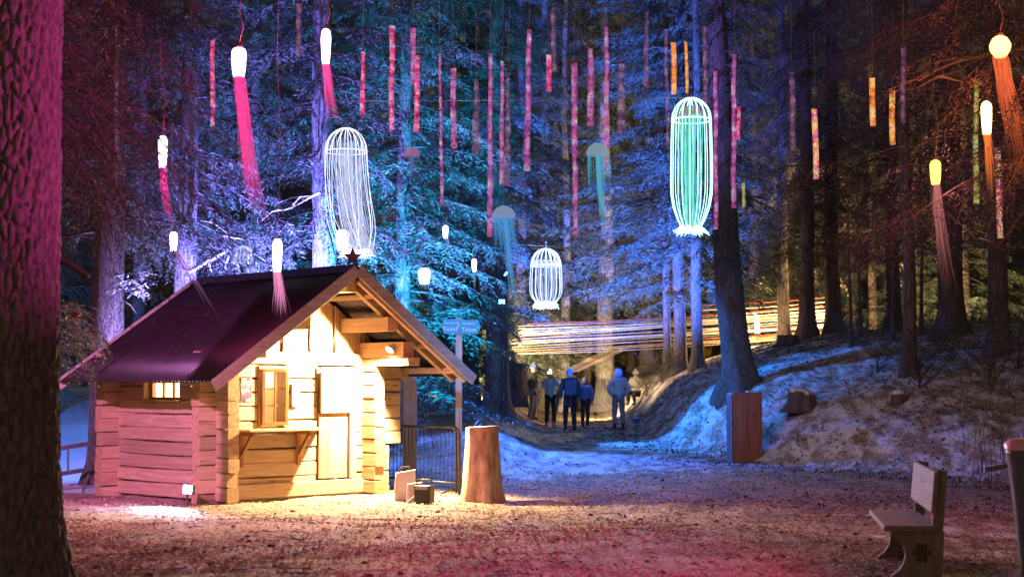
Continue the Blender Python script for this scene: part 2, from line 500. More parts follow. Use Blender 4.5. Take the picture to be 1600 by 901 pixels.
def build_leaves():
    rng = np.random.default_rng(15)
    N = 60000
    y = 19 + 26 * rng.random(N); xf = np.interp(y, XFY, XFX)
    x = xf - 6.0 + 13 * rng.random(N)
    keep = (np.abs(x) < y * .345 + .6) & (rng.random(N) < (.15 + vnoise(x * .9, y * .9, 41) * .95) * (.12 + .88 * sstep(-1.6, -.2, x - xf[:])))
    x = x[keep]; y = y[keep]; N = len(x)
    z = ground_h(x, y) + .012
    L = .012 + .03 * rng.random(N) ** 2; a = rng.random(N) * 6.283; W_ = L * (.4 + .5 * rng.random(N)); t = rng.random(N)
    dx, dy = np.cos(a), np.sin(a); V = np.empty((N, 4, 3))
    for k, (i, j) in enumerate(((-1, 0), (0, -1), (1, 0), (0, 1))):
        V[:, k, 0] = x + dx * L * i - dy * W_ * j; V[:, k, 1] = y + dy * L * i + dx * W_ * j; V[:, k, 2] = z + t * L * (i + 1) * .9
    me = bpy.data.meshes.new('fallen_leaves')
    me.vertices.add(N * 4); me.vertices.foreach_set('co', V.ravel())
    me.loops.add(N * 4); me.loops.foreach_set('vertex_index', np.arange(N * 4))
    me.polygons.add(N); me.polygons.foreach_set('loop_start', np.arange(0, N * 4, 4))
    me.update(calc_edges=True); me.materials.append(plain('brown_leaf', (.12, .07, .04), (.05, .03, .02), 3, rough=.9, bump=0, isl=True))
    tag(link_mesh('fallen_leaves', me), 'brown fallen leaves speckling the snow of the right bank', 'leaves', kind='stuff')
build_leaves()

def build_twigs():
    rng = random.Random(21); mb = MB()
    for k in range(330):
        y = 12.5 + 14 * rng.random() ** 1.2; x = (rng.random() - .5) * (9 + (y - 12) * .7)
        if x < -2 and y > 23.5: continue
        z = gz(x, y) + .012; a = rng.random() * 6.28; l = .05 + .22 * rng.random() ** 3
        dx, dy = math.cos(a) * l, math.sin(a) * l
        mb.tube([(x - dx, y - dy, z), (x + rng.uniform(-.02, .02), y + rng.uniform(-.02, .02), z + .012), (x + dx, y + dy, z + .004)], [.004, .003, .0015], 4)
    for k in range(420):
        y = 12.5 + 12 * rng.random(); x = (rng.random() - .5) * (9 + (y - 12) * .7)
        if x < -2 and y > 23.5: continue
        z = gz(x, y); r = .012 + .035 * rng.random() ** 3
        mb.lathe([(0, r * .7), (r * .6, r * .55), (r, .1 * r), (r * .9, -.3 * r)], 6, (x, y, z))
    tag(mb.build('twigs_and_stones', M['twig']), 'small dark twigs and stones strewn across the clearing', 'litter', kind='stuff')
build_twigs()

def build_grass():
    rng = np.random.default_rng(8)
    mb = MB()
    for k in range(1700):
        y = 13 + 24 * rng.random()
        xf = np.interp(y, XFY, XFX)
        x = xf - 0.4 + 5.5 * rng.random()
        if x > y * 0.36 + 1: continue
        if vnoise(np.array([x * 1.1]), np.array([y * 1.1]), 31)[0] < 0.45: continue
        z = gz(x, y)
        for q in range(rng.integers(3, 7)):
            a = rng.random() * 6.28; h = 0.04 + 0.12 * rng.random() ** 2; l = (0.5 + rng.random()) * h
            dx, dy = math.cos(a), math.sin(a); w = 0.004
            ox, oy = rng.normal(0, 0.03, 2)
            mb.add([(x+ox - dy*w, y+oy + dx*w, z - .01), (x+ox + dy*w, y+oy - dx*w, z - .01), (x+ox + dx*l*.5 + dy*w*.8, y+oy + dy*l*.5 - dx*w*.8, z + h*.7), (x+ox + dx*l*.5 - dy*w*.8, y+oy + dy*l*.5 + dx*w*.8, z + h*.7), (x+ox + dx*l, y+oy + dy*l, z + h*0.8)], [(0, 1, 2, 3), (3, 2, 4)])
    # tall dry stalks on the bank at the right
    for k in range(60):
        y = 24 + 6 * rng.random(); px = 1500 + 130 * rng.random()
        x = (px - 800) / F_PX * y; z = gz(x, y); h = 0.3 + 0.75 * rng.random()
        mb.tube([(x, y, z - .02), (x + rng.normal(0, .03), y, z + h * .5), (x + rng.normal(0, .07), y + rng.normal(0, .05), z + h)], [0.008, 0.006, 0.003], 3)
    o = mb.build('dry_grass', M['grass'])
    tag(o, 'dry grass and stalks poking through snow on the right bank', 'grass', kind='stuff')
build_grass()

# ------------------------------------------------------------------ log cabin
HUT = empty('log_cabin', (-4.41, 23.0, -0.15), R(45))
tag(HUT, 'small log cabin ticket booth with corrugated roof and lit gable', 'cabin')
HW, HL, T, CH = 3.0, 2.96, 0.2, 0.215
rngh = random.Random(3)

def hut_world(u, v, z):
    c = math.cos(R(45)); s = math.sin(R(45))
    return Vector((-4.41 + c * u - s * v, 23.0 + s * u + c * v, -0.15 + z))

def log(name, a, b, axis, across, z0, z1, seed):
    """hewn log from a to b along axis 'u' or 'v'; across=(lo,hi) is its thickness"""
    rr = random.Random(seed)
    n = max(2, int((b - a) / 0.28) + 1)
    prof = [(0.0, 0.07), (0.0, 0.93), (0.10, 1.0), (0.90, 1.0), (1.0, 0.93), (1.0, 0.07), (0.90, 0.0), (0.10, 0.0)]
    vs = []; fs = []; k = len(prof)
    ph = rr.random() * 9
    gap = 0.004 + 0.012 * rr.random()
    for i in range(n + 1):
        t = a + (b - a) * i / n
        w1 = 0.008 * math.sin(t * 2.1 + ph) + rr.uniform(-.004, .004)
        w2 = 0.007 * math.sin(t * 1.7 + ph * 2) + rr.uniform(-.003, .003)
        for (q, h) in prof:
            ac = across[0] + (across[1] - across[0]) * q + (w2 if q in (0.0,) else 0)
            zz = z0 + gap + w1 * (1 if h > 0.5 else 0.6) + (z1 - z0 - gap) * h
            vs.append((t, ac, zz) if axis == 'u' else (ac, t, zz))
    for i in range(n):
        for j in range(k):
            fs.append((i*k+j, i*k+(j+1)%k, (i+1)*k+(j+1)%k, (i+1)*k+j))
    fs.append(tuple(range(k))); fs.append(tuple(n*k + j for j in range(k))[::-1])
    mb = MB(); mb.add(vs, fs[:-2], 0); base = 0
    mb.f += [fs[-2], fs[-1]]; mb.m += [1, 1]
    o = mb.build(name, [M['pine_u'] if axis == 'u' else M['pine_v'], M['endgrain']], HUT, fix=True)
    return o

def wall_logs(axis, across, lo, hi, ext, off, top, openings, longer=None):
    z = off; i = 0
    if off > 0.01:
        pass
    while z < top - 0.05:
        z1 = min(z + CH, top)
        segs = [(lo - ext[0] + rngh.uniform(-.02, .02), hi + ext[1] + rngh.uniform(-.02, .02))]
        if longer and longer(z): segs = [(segs[0][0], hi + longer(z))]
        for (oa, ob, oz0, oz1) in openings:
            if z1 > oz0 + 0.05 and z < oz1 - 0.05:
                new = []
                for a, b in segs:
                    if ob <= a or oa >= b: new.append((a, b))
                    else:
                        if oa - a > 0.03: new.append((a, oa))
                        if b - ob > 0.03: new.append((ob, b))
                segs = new
        for a, b in segs:
            log('log', a, b, axis, across, z, z1, rngh.randint(0, 99999))
        z = z1; i += 1

WIN_S = (0.98, 2.05, 1.49, 2.06)
WIN_G = (0.74, 1.27, 1.10, 2.03)
DOOR = (1.88, 2.66, 0.24, 2.03)
wall_logs('v', (0.0, T), 0.0, HL, (0.30, 0.30), 0.0, 2.38, [WIN_S])
wall_logs('v', (HW - T, HW), 0.0, HL, (0.33, 0.30), 0.0, 2.38, [])
wall_logs('u', (0.0, T), 0.0, HW, (0.30, 0.34), -0.1, 2.24, [WIN_G, DOOR], longer=lambda z: 0.62 if z > 0.75 else 0.38)
wall_logs('u', (HL - T, HL), 0.0, HW, (0.30, 0.30), -0.1, 2.24, [])
for (lo_, hi_) in (((T + .003, T, .05), (T + .02, .97, 2.25)), ((T + .003, 2.06, .05), (T + .02, HL - T, 2.25)), ((T + .003, .975, .05), (T + .02, 2.055, 1.45)), ((T + .003, .975, 2.08), (T + .02, 2.055, 2.25)),
                   ((T + .02, T + .003, .05), (.735, T + .02, 2.25)), ((1.28, T + .003, .05), (HW - T, T + .02, 2.25)), ((.737, T + .003, .05), (1.278, T + .02, 1.09)), ((.737, T + .003, 2.04), (1.278, T + .02, 2.25))):
    MB().box(lo_, hi_).build('added_light_block_lining', M['interior'], HUT)  # unseen lining added to block lamp light leaking between the logs
# inside: floor, ceiling boards, lamp
mb = MB().box((T, T, 0.02), (HW - T, HL - T, 0.08)); mb.build('floor_board', M['pine_u'], HUT)
mb = MB().box((T + .02, HL - T - .05, 0.1), (HW - T - .02, HL - T - .02, 2.2)); mb.build('inner_wall', M['interior'], HUT)
mb = MB().box((HW - T - .05, T + .05, 0.1), (HW - T - .02, HL - T - .06, 2.2)); mb.build('inner_wall', M['interior'], HUT)
mb = MB().box((T + .01, T + .01, 2.26), (HW - T - .01, HL - T - .01, 2.3)); mb.build('ceiling_board', M['interior'], HUT)
il = bpy.data.lights.new('cabin_lamp', 'POINT'); il.energy = 420; il.color = (1, 0.74, 0.42); il.shadow_soft_size = 0.08
ilo = bpy.data.objects.new('cabin_lamp', il); col.objects.link(ilo); ilo.parent = HUT; ilo.location = (1.5, 1.5, 2.1)

# gable boards (vertical, waney edges) above the log wall
ridge_u, ridge_z, slope = 1.65, 3.52, math.tan(R(34.2))
def roof_z(u): return ridge_z - abs(u - ridge_u) * slope
u = 0.06; k = 0
while u < HW - 0.05:
    w = rngh.uniform(0.24, 0.36); u1 = min(u + w, HW - 0.02)
    n = 7; vs = []; d0 = 0.045 + (0.03 if k % 2 else 0)
    for i in range(n + 1):
        for side in (0, 1):
            zt = roof_z(u if side == 0 else u1) - 0.1
            if side == 0 and u < ridge_u < u1: zt = roof_z(u) - 0.1
            zz = 2.25 + (zt - 2.25) * i / n
            e = (u + 0.012 if side == 0 else u1 - 0.012) + rngh.uniform(-.014, .014)
            vs.append((e, d0, zz)); vs.append((e, d0 + 0.035, zz))
    fs = []
    for i in range(n):
        b = i * 4
        fs += [(b, b+2, b+6, b+4), (b+1, b+5, b+7, b+3), (b, b+4, b+5, b+1), (b+2, b+3, b+7, b+6)]
    fs += [(0, 1, 3, 2), (n*4, n*4+2, n*4+3, n*4+1)]
    MB().add(vs, fs).build('gable_board', M['pine_z'], HUT, fix=True)
    u = u1; k += 1
MB().box((0.02, 0.12, 2.25), (HW - 0.02, 0.15, 2.4)).build('backing_board', M['pine_u'], HUT)
mb = MB(); mb.prism([(0.05, 2.3), (2.95, 2.3), (2.95, roof_z(2.95) - .14), (ridge_u, roof_z(ridge_u) - .14), (0.05, roof_z(0.05) - .14)], 0.03, Matrix.Translation((0, 0.19, 0)))
mb.build('backing_board', M['pine_z'], HUT)
mb = MB(); mb.prism([(0.05, 2.3), (2.95, 2.3), (2.95, roof_z(2.95) - .14), (ridge_u, roof_z(ridge_u) - .14), (0.05, roof_z(0.05) - .14)], 0.03, Matrix.Translation((0, HL - .1, 0)))
mb.build('gable_board', M['pine_z'], HUT)

# purlins, plates and ridge beam
VF, VB = -1.25, 3.05
def beam(uc, w, h, ztop, v0=-1.12, v1=3.0, nm='purlin'):
    mb = MB().box((uc - w/2, v0, ztop - h), (uc + w/2, v1, ztop))
    mb.m = [0, 0, 1, 0, 1, 0]
    return mb.build(nm, [M['pine_v'], M['endgrain']], HUT, bevel=0.008)
beam(ridge_u, 0.2, 0.24, ridge_z - 0.13, nm='ridge_beam')
for uc in (0.80, 2.48): beam(uc, 0.19, 0.22, roof_z(uc) - 0.16)
beam(0.1, 0.22, 0.24, 2.38 + .0, nm='wall_plate', v0=-0.95)
pl = beam(2.9, 0.22, 0.24, 2.42, nm='wall_plate', v0=-1.02)
beam(2.93, 0.24, 0.13, 2.175, nm='wall_plate', v0=-1.12, v1=-0.2)
for uc in (-0.55, 3.75): beam(uc, 0.09, 0.1, roof_z(uc) - 0.07, v0=-1.2, nm='eave_batten')
for uc in (-0.1, 1.2, 2.1, 3.2): beam(uc, 0.09, 0.07, roof_z(uc) - 0.075, v0=-1.2, nm='batten')

# rafter feet under the left eave
for v in (0.25, 1.1, 2.0, 2.8, -0.9):
    for sgn in (-1, 1):
        a = Vector((ridge_u + sgn * 0.1, v, roof_z(ridge_u + sgn * .1) - 0.1)); e = ridge_u + sgn * 2.34
        bb = Vector((e, v, roof_z(e) - 0.1))
        MB().bar(a, bb, 0.09, 0.11).build('rafter', M['pine_u'], HUT, bevel=0.005)

# corrugated sheets: each its own part
def sheet(side, v0, v1, ztop_off=0.0):
    per = 0.095; nseg = int((v1 - v0) / per * 8)
    vs = []; fs = []
    E = 2.55 if side < 0 else 2.42
    for j, t in enumerate((0.0, 0.33, 0.66, 1.0)):
        for i in range(nseg + 1):
            v = v0 + (v1 - v0) * i / nseg
            d = 0.019 * math.sin(2 * math.pi * v / per)
            uu = ridge_u + side * t * E
            vs.append((uu + side * d * 0.56, v, ridge_z - t * E * slope + d * 0.83 + ztop_off))
    for j in range(3):
        for i in range(nseg):
            a = j * (nseg + 1) + i
            fs.append((a, a + 1, a + nseg + 2, a + nseg + 1))
    mb = MB().add(vs, fs)
    o = mb.build('roof_sheet', M['roof'], HUT, smooth=True)
    s = o.modifiers.new('solid', 'SOLIDIFY'); s.thickness = 0.004; s.offset = 0
nsh = 5
for side in (-1, 1):
    for i in range(nsh):
        a = VF + (VB - VF) * i / nsh
        sheet(side, a - (0.05 if i else 0), VF + (VB - VF) * (i + 1) / nsh, 0.008 * (i % 2))
mb = MB()
mb.prism([(ridge_u - .17, ridge_z - .085), (ridge_u, ridge_z + .045), (ridge_u + .17, ridge_z - .085), (ridge_u + .17, ridge_z - .075), (ridge_u, ridge_z + .056), (ridge_u - .17, ridge_z - .075)], VB - VF - .04, Matrix.Translation((0, (VF + VB) / 2, 0)))
mb.build('ridge_cap', M['roof'], HUT)

# barge boards
for side, E in ((-1, 2.57), (1, 2.44)):
    for vv in (VF - 0.03, VB + .03):
        a = Vector((ridge_u + side * 0.012, vv, ridge_z - 0.045)); bb = Vector((ridge_u + side * E, vv, ridge_z - 0.045 - E * slope))
        o = MB().bar(a, bb, 0.035, 0.17).build('barge_board', M['grey_wood'], HUT, bevel=0.004)
        # inner rafter just behind the board
    a = Vector((ridge_u + side * 0.1, VF + 0.06, ridge_z - 0.19)); bb = Vector((ridge_u + side * (E - .12), VF + 0.06, ridge_z - 0.12 - (E - .12) * slope))
    MB().bar(a, bb, 0.07, 0.1).build('rafter', M['pine_u'], HUT, bevel=0.004)

# wooden star on the roof apex
poly = []
for k in range(10):
    r = 0.15 if k % 2 == 0 else 0.065
    t = math.pi / 2 + k * math.pi / 5
    poly.append((r * math.cos(t), r * math.sin(t)))
MS = Matrix.Translation(hut_world(ridge_u, VF + 0.1, ridge_z + 0.16)) @ Matrix.Rotation(R(25), 4, 'Z')
mb = MB(); mb.prism(poly, 0.04, MS)
o = mb.build('roof_star', plain('dark_star_wood', (0.10, 0.07, 0.10), (0.05, 0.035, 0.05), 10))
tag(o, 'dark five-pointed star on the cabin roof apex', 'star')

# side window: casing, frame, muntins, panes, deep reveal
def window(v_axis, a0, a1, z0, z1, depth, cols, rows, name='window'):
    w = empty(name, (0, 0, 0), parent=HUT)
    def bx(nm, lo, hi, mat, bev=0.004):
        return MB().box(lo, hi).build(nm, mat, w, bevel=bev)
    def mk(nm, p0, p1, q0, q1, d0, d1, mat):
        if v_axis == 'v': return bx(nm, (d0, p0, q0), (d1, p1, q1), mat)
        return bx(nm, (p0, d0, q0), (p1, d1, q1), mat)
    fr = 0.05
    mk('frame', a0, a0 + fr, z0, z1, depth, depth + .07, M['red_wood'])
    mk('frame', a1 - fr, a1, z0, z1, depth, depth + .07, M['red_wood'])
    mk('frame', a0 + fr, a1 - fr, z0, z0 + fr, depth, depth + .07, M['red_wood'])
    mk('frame', a0 + fr, a1 - fr, z1 - fr, z1, depth, depth + .07, M['red_wood'])
    ia0, ia1, iz0, iz1 = a0 + fr, a1 - fr, z0 + fr, z1 - fr
    for c in range(1, cols):
        x = ia0 + (ia1 - ia0) * c / cols
        mk('muntin', x - .013, x + .013, iz0, iz1, depth + .012, depth + .05, M['red_wood'])
    for r in range(1, rows):
        z = iz0 + (iz1 - iz0) * r / rows
        mk('muntin', ia0, ia1, z - .013, z + .013, depth + .018, depth + .044, M['red_wood'])
    for c in range(cols):
        for r in range(rows):
            mk('pane', ia0 + (ia1 - ia0) * c / cols + .006, ia0 + (ia1 - ia0) * (c + 1) / cols - .006,
               iz0 + (iz1 - iz0) * r / rows + .006, iz0 + (iz1 - iz0) * (r + 1) / rows - .006, depth + .028, depth + .033, M['glass'])
    return w
# reveal boards of the side window
MB().box((0.01, 0.985, 1.5), (0.19, 1.02, 2.06)).build('window_reveal', M['red_wood'], HUT)
MB().box((-0.02, 2.0, 1.47), (0.19, 2.05, 2.08)).build('window_reveal', M['pine_z'], HUT)
MB().box((-0.03, 0.96, 1.455), (0.19, 2.07, 1.488)).build('window_sill', M['pine_v'], HUT, bevel=.004)
window('v', 1.03, 1.99, 1.5, 2.06, 0.10, 3, 2)

# gable serving window: fixed frame and a sash that stands ajar
MB().box((0.745, -0.03, 1.10), (0.79, 0.2, 2.03)).build('window_reveal', M['red_wood'], HUT)
MB().box((1.22, -0.03, 1.10), (1.268, 0.2, 2.03)).build('window_reveal', M['pine_z'], HUT)
MB().box((0.792, -0.028, 1.99), (1.218, 0.2, 2.028)).build('window_reveal', M['red_wood'], HUT)
sash = window('u', 0.0, 0.43, 1.12, 1.985, -0.02, 2, 3, 'sash')
sash.location = (0.80, -0.03, 0); sash.rotation_euler = (0, 0, R(-14))
# inside shutter board seen through the window
MB().box((0.6, 0.5, 1.0), (1.6, 0.53, 1.7)).build('counter_board', M['interior'], HUT)

# poster and meter box
m, nt, b, out = new_mat('poster_print')
vo = nt.nodes.new('ShaderNodeTexVoronoi'); vo.inputs['Scale'].default_value = 14
nt.links.new(coords(nt), vo.inputs['Vector'])
rp = ramp(nt, [(0.1, (0.05, 0.02, 0.04)), (0.35, (0.35, 0.05, 0.16)), (0.55, (0.6, 0.5, 0.5)), (0.75, (0.03, 0.02, 0.03))], vo.outputs['Color'])
nt.links.new(rp.outputs[0], b.inputs['Base Color'])
o = MB().box((0.42, -0.016, 1.48), (0.62, -0.010, 1.85)).build('poster', m, None)
o.parent = None; o.location = HUT.location; o.rotation_euler = HUT.rotation_euler
tag(o, 'small dark magenta poster pinned on the gable left of the window', 'poster')
MB().box((1.36, -0.05, 1.40), (1.5, -0.011, 1.76)).build('meter_box', M['interior'], HUT, bevel=0.006)

# serving shelf with brackets
MB().box((0.30, -0.42, 1.04), (1.92, -0.012, 1.075)).build('shelf_board', M['pine_u'], HUT, bevel=0.004)
for uc in (0.42, 1.5):
    bkt = empty('shelf_bracket', (0, 0, 0), parent=HUT)
    MB().box((uc - .03, -0.06, 0.50), (uc + .03, -0.012, 1.035)).build('bracket_post', M['red_wood'], bkt, bevel=.003)
    MB().box((uc - .028, -0.36, 0.985), (uc + .028, -0.062, 1.036)).build('bracket_arm', M['red_wood'], bkt, bevel=.003)
    MB().bar((uc, -0.05, 0.66), (uc, -0.31, 0.98), 0.05, 0.05, up=(1, 0, 0)).build('bracket_brace', M['red_wood'], bkt)

# stable door of two leaves made of planks, sill beam and jamb
door = empty('door', (0, 0, 0), parent=HUT)
for i in range(3):
    a = 1.90 + i * 0.19
    MB().box((a + .003, -0.03, 0.27), (a + .187, 0.02, 1.29)).build('lower_plank', M['pine_z'], door, bevel=.003)
for i in range(3):
    a = 1.90 + i * 0.205
    MB().box((a + .003, -0.085, 1.30), (a + .202, -0.04, 2.02)).build('upper_plank', M['pine_z'], door, bevel=.003)
MB().box((2.475, 0.06, 0.27), (2.52, 0.09, 2.0)).build('door_gap_board', M['red_wood'], door)
MB().box((2.525, -0.035, 0.26), (2.66, 0.05, 2.03)).build('door_jamb', M['pine_z'], HUT, bevel=.004)
MB().box((0.05, -0.06, 0.02), (2.79, -0.012, 0.24)).build('sill_beam', M['pine_u'], HUT, bevel=.012)

# beam lamp: a floodlight clamped to the right wall plate, lighting the gable
LAMP = (2.72, -0.78, 2.30)
fl = empty('gable_floodlight', hut_world(*LAMP), 0)
tag(fl, 'round warm floodlight clamped to the right beam of the cabin', 'lamp')
prof = [(0.0, -0.11), (0.03, -0.11), (0.04, -0.05), (0.075, 0.0), (0.08, 0.015), (0.07, 0.015)]
tgt = hut_world(0.9, -0.75, 0.55)
q = (tgt - hut_world(*LAMP)).to_track_quat('Z', 'Y')
hs = MB().lathe(prof, 16).build('housing', M['cream'], fl, smooth=True); hs.rotation_euler = q.to_euler()
ls = MB().lathe([(0.0, 0.012), (0.069, 0.012)], 16).build('lens', glow('lamp_lens', (1, 0.86, 0.6), 25, False), fl); ls.rotation_euler = q.to_euler()
MB().tube([(0, 0, 0.0), (0.06, 0.06, 0.05), (0.1, 0.1, 0.06)], 0.012, 6).build('bracket', M['black'], fl)
ld = bpy.data.lights.new('gable_light', 'SPOT'); ld.energy = 2900; ld.color = (1.0, 0.74, 0.42); ld.spot_size = R(178); ld.spot_blend = 0.25; ld.shadow_soft_size = 0.045
lo = bpy.data.objects.new('gable_light', ld); col.objects.link(lo); lo.parent = fl
lo.location = q @ Vector((0, 0, 0.05)); lo.rotation_euler = (-(tgt - hut_world(*LAMP))).to_track_quat('Z', 'Y').to_euler()

# ground floodlight at the side wall
def floodlight(name, pos, tgt, color, power, size, label, lens=(0.08, 0.06), lens_strength=30, blend=0.6, stake=True, soft=0.06, cat='floodlight', group=None, hang=True):
    pos = Vector(pos); tgt = Vector(tgt)
    pos.z = max(pos.z, gz(pos.x, pos.y) + lens[1] + .12)
    e = empty(name, pos); tag(e, label, cat, group)
    q = (tgt - pos).to_track_quat('Z', 'Y').to_euler()
    w, h = lens
    mb = MB().box((-w, -h, -0.07), (w, h, -0.004)); mb.box((-w * .7, -h * .7, -.10), (w * .7, h * .7, -.071))
    o = mb.build('housing', M['black'], e, bevel=.006); o.rotation_euler = q
    o = MB().box((-w * .88, -h * .85, -0.003), (w * .88, h * .85, 0.004)).build('lens', glow(name + '_lens', color, lens_strength, False), e); o.rotation_euler = q
    if stake:
        g = gz(pos.x, pos.y) - pos.z
        MB().tube([(0, 0, -h * .5), (0, 0, g - 0.03)], 0.018, 6).build('stake', M['black'], e)
    elif hang:
        MB().tube([(0, 0, h * .5), (0, 0, 3.0)], 0.006, 5).build('hanger', M['black'], e)
    d = bpy.data.lights.new(name + '_light', 'SPOT'); d.energy = power; d.color = color; d.spot_size = R(size); d.spot_blend = blend; d.shadow_soft_size = soft
    l = bpy.data.objects.new(name + '_light', d); col.objects.link(l); l.parent = e
    dr = (tgt - pos).normalized()
    l.location = dr * 0.03; l.rotation_euler = (-dr).to_track_quat('Z', 'Y').to_euler()
    return e

# ------------------------------------------------------------------ trees
def rvec(rng, s=1.0): return rng.normal(0, s, 3)

def crown_mesh(name, seed, z0, z1, Lmax, Ltop, droop, step, per, twigs, blades, blade_len, hang, mats, azi=None, start_r=0.1, wood_r=0.022, bl_w=0.2, up=0.1):
    rng = np.random.default_rng(seed)
    V = []; Fc = []; Mi = []
    nv = 0
    z = z0
    while z < z1:
        t = (z - z0) / max(1e-6, (z1 - z0))
        Lb = Lmax + (Ltop - Lmax) * t
        for k in range(per):
            a = rng.random() * 6.283 if azi is None else azi[0] + (azi[1] - azi[0]) * rng.random()
            L = Lb * rng.uniform(0.55, 1.1)
            if rng.random() < 0.12: L *= 0.5
            zb = z + rng.uniform(-step / 2, step / 2)
            el = up + rng.normal(0, 0.12)
            dr = droop * rng.uniform(0.7, 1.3)
            ca, sa = math.cos(a), math.sin(a)
            bend = rng.normal(0, 0.12)
            n = 7
            s = np.linspace(0, 1, n)
            rr = L * s * (1 - 0.12 * dr * s)
            lat = bend * L * s * s
            pz = zb + L * (el * s - dr * s ** 1.7 + 0.22 * dr * s ** 4)
            pts = np.stack([ca * (rr + start_r) - sa * lat, sa * (rr + start_r) + ca * lat, pz], 1)
            # woody axis, three sided
            rad = wood_r * (0.4 + L / 3) * (1 - 0.85 * s)
            ring = []
            for i in range(n):
                for q in range(3):
                    th = 2.094 * q
                    ring.append(pts[i] + rad[i] * np.array([-sa * math.cos(th), ca * math.cos(th), math.sin(th)]))
            V.append(np.array(ring))
            for i in range(n - 1):
                for q in range(3):
                    Fc.append((nv + i*3+q, nv + i*3+(q+1)%3, nv + (i+1)*3+(q+1)%3)); Mi.append(1)
                    Fc.append((nv + i*3+q, nv + (i+1)*3+(q+1)%3, nv + (i+1)*3+q)); Mi.append(1)
            nv += n * 3
            # side twigs with needle sprays
            nt = max(4, int(twigs * L / 2.5))
            for j in range(nt):
                sj = 0.12 + 0.88 * (j + rng.random()) / nt
                f = sj * (n - 1); i0 = min(int(f), n - 2); fr = f - i0
                p = pts[i0] * (1 - fr) + pts[i0 + 1] * fr
                tang = pts[i0 + 1] - pts[i0]; tang = tang / (np.linalg.norm(tang) + 1e-9)
                sd = 1 if (j % 2) else -1
                side = np.array([-sa * sd, ca * sd, 0.0])
                tl = (0.22 + 0.38 * (1 - abs(sj - 0.45))) * (0.45 + 0.22 * L) * rng.uniform(0.6, 1.25)
                d = side * rng.uniform(0.35, 1.0) + tang * rng.uniform(0.5, 1.0) + np.array([0, 0, -1.0]) * hang * rng.uniform(0.4, 1.4) + rvec(rng, 0.12)
                d /= np.linalg.norm(d)
                # blades along the twig
                ks = (np.arange(blades) + rng.random(blades)) / blades
                base = p + np.outer(ks * tl, d) + np.outer(ks * ks * tl * 0.35 * hang, [0, 0, -1])
                perp = np.cross(d, [0, 0, 1.0]); perp /= (np.linalg.norm(perp) + 1e-9)
                sgn = np.where(np.arange(blades) % 2 == 0, 1, -1)[:, None]
                bd = perp[None] * sgn * 0.75 + d[None] * 0.75 + rng.normal(0, 0.28, (blades, 3))
                bd /= np.linalg.norm(bd, axis=1)[:, None]
                bl = (blade_len * (1.15 - 0.6 * ks) * rng.uniform(0.6, 1.3, blades))[:, None]
                wv = np.cross(bd, rng.normal(0, 1, (blades, 3))); wv /= (np.linalg.norm(wv, axis=1)[:, None] + 1e-9)
                w = bl * bl_w * 0.5
                A = base - wv * w * 0.4; B = base + bd * bl * 0.45 + wv * w; Cc = base + bd * bl; D = base + bd * bl * 0.4 - wv * w
                blk = np.stack([A, B, Cc, D], 1).reshape(-1, 3)
                V.append(blk)
                for q in range(blades):
                    o = nv + q * 4
                    Fc.append((o, o+1, o+2)); Fc.append((o, o+2, o+3)); Mi.append(0); Mi.append(0)
                nv += blades * 4
        z += step * rng.uniform(0.8, 1.2)
    V = np.concatenate(V)
    me = bpy.data.meshes.new(name)
    Fa = np.array(Fc, dtype=np.int32)
    me.vertices.add(len(V)); me.vertices.foreach_set('co', V.astype(np.float32).ravel())
    me.loops.add(Fa.size); me.loops.foreach_set('vertex_index', Fa.ravel())
    me.polygons.add(len(Fa)); me.polygons.foreach_set('loop_start', np.arange(0, Fa.size, 3))
    for m in mats: me.materials.append(m)
    me.polygons.foreach_set('material_index', np.array(Mi, dtype=np.int32))
    me.update(calc_edges=True)
    return me

def trunk_mesh(name, r0, H, seed, flare=1.7, lean=(0, 0), mat=None, n=18, stubs=10, zs=None):
    rng = random.Random(seed)
    mb = MB()
    segs = 26
    vs = []; fs = []
    for i in range(segs + 1):
        t = (i / segs) ** 1.5
        z = -0.35 + t * (H + 0.35)
        r = r0 * (1 - 0.75 * max(0, z) / H) * (1 + (flare - 1) * math.exp(-max(0, z + .05) / 0.28))
        cx = lean[0] * (1 - math.exp(-max(z, 0) / 4)) * 4 + 0.05 * math.sin(z * 0.6 + seed); cy = lean[1] * max(z, 0)
        cx *= min(1, max(0, z) / 2 + .0) if not lean[0] else 1
        for k in range(n):
            th = 2 * math.pi * k / n
            root = 1 + 0.16 * math.exp(-max(0, z) / 0.35) * math.sin(th * 5 + seed) + 0.035 * mnoise.noise(Vector((math.cos(th) * 2, math.sin(th) * 2, z * 1.2 + seed)))
            vs.append((cx + r * root * math.cos(th), cy + r * root * math.sin(th), z))
    for i in range(segs):
        for k in range(n):
            fs.append((i*n+k, i*n+(k+1)%n, (i+1)*n+(k+1)%n, (i+1)*n+k))
    mb.add(vs, fs)
    for q in range(stubs):
        z = rng.uniform(1.5, min(H, 8)); a = rng.random() * 6.28; l = rng.uniform(0.2, 0.9)
        d = Vector((math.cos(a), math.sin(a), rng.uniform(-.5, .15)))
        p = d * (r0 * 0.5); p.z = z
        e = p + d * l; mid = p + d * l * .5 + Vector((0, 0, -.03))
        mb.tube([p, mid, e + Vector((rng.uniform(-.1, .1), rng.uniform(-.1, .1), -.12 * l))], [0.022, 0.014, 0.004], 4)
    return mb.mesh(name, mat or M['bark'], smooth=True)

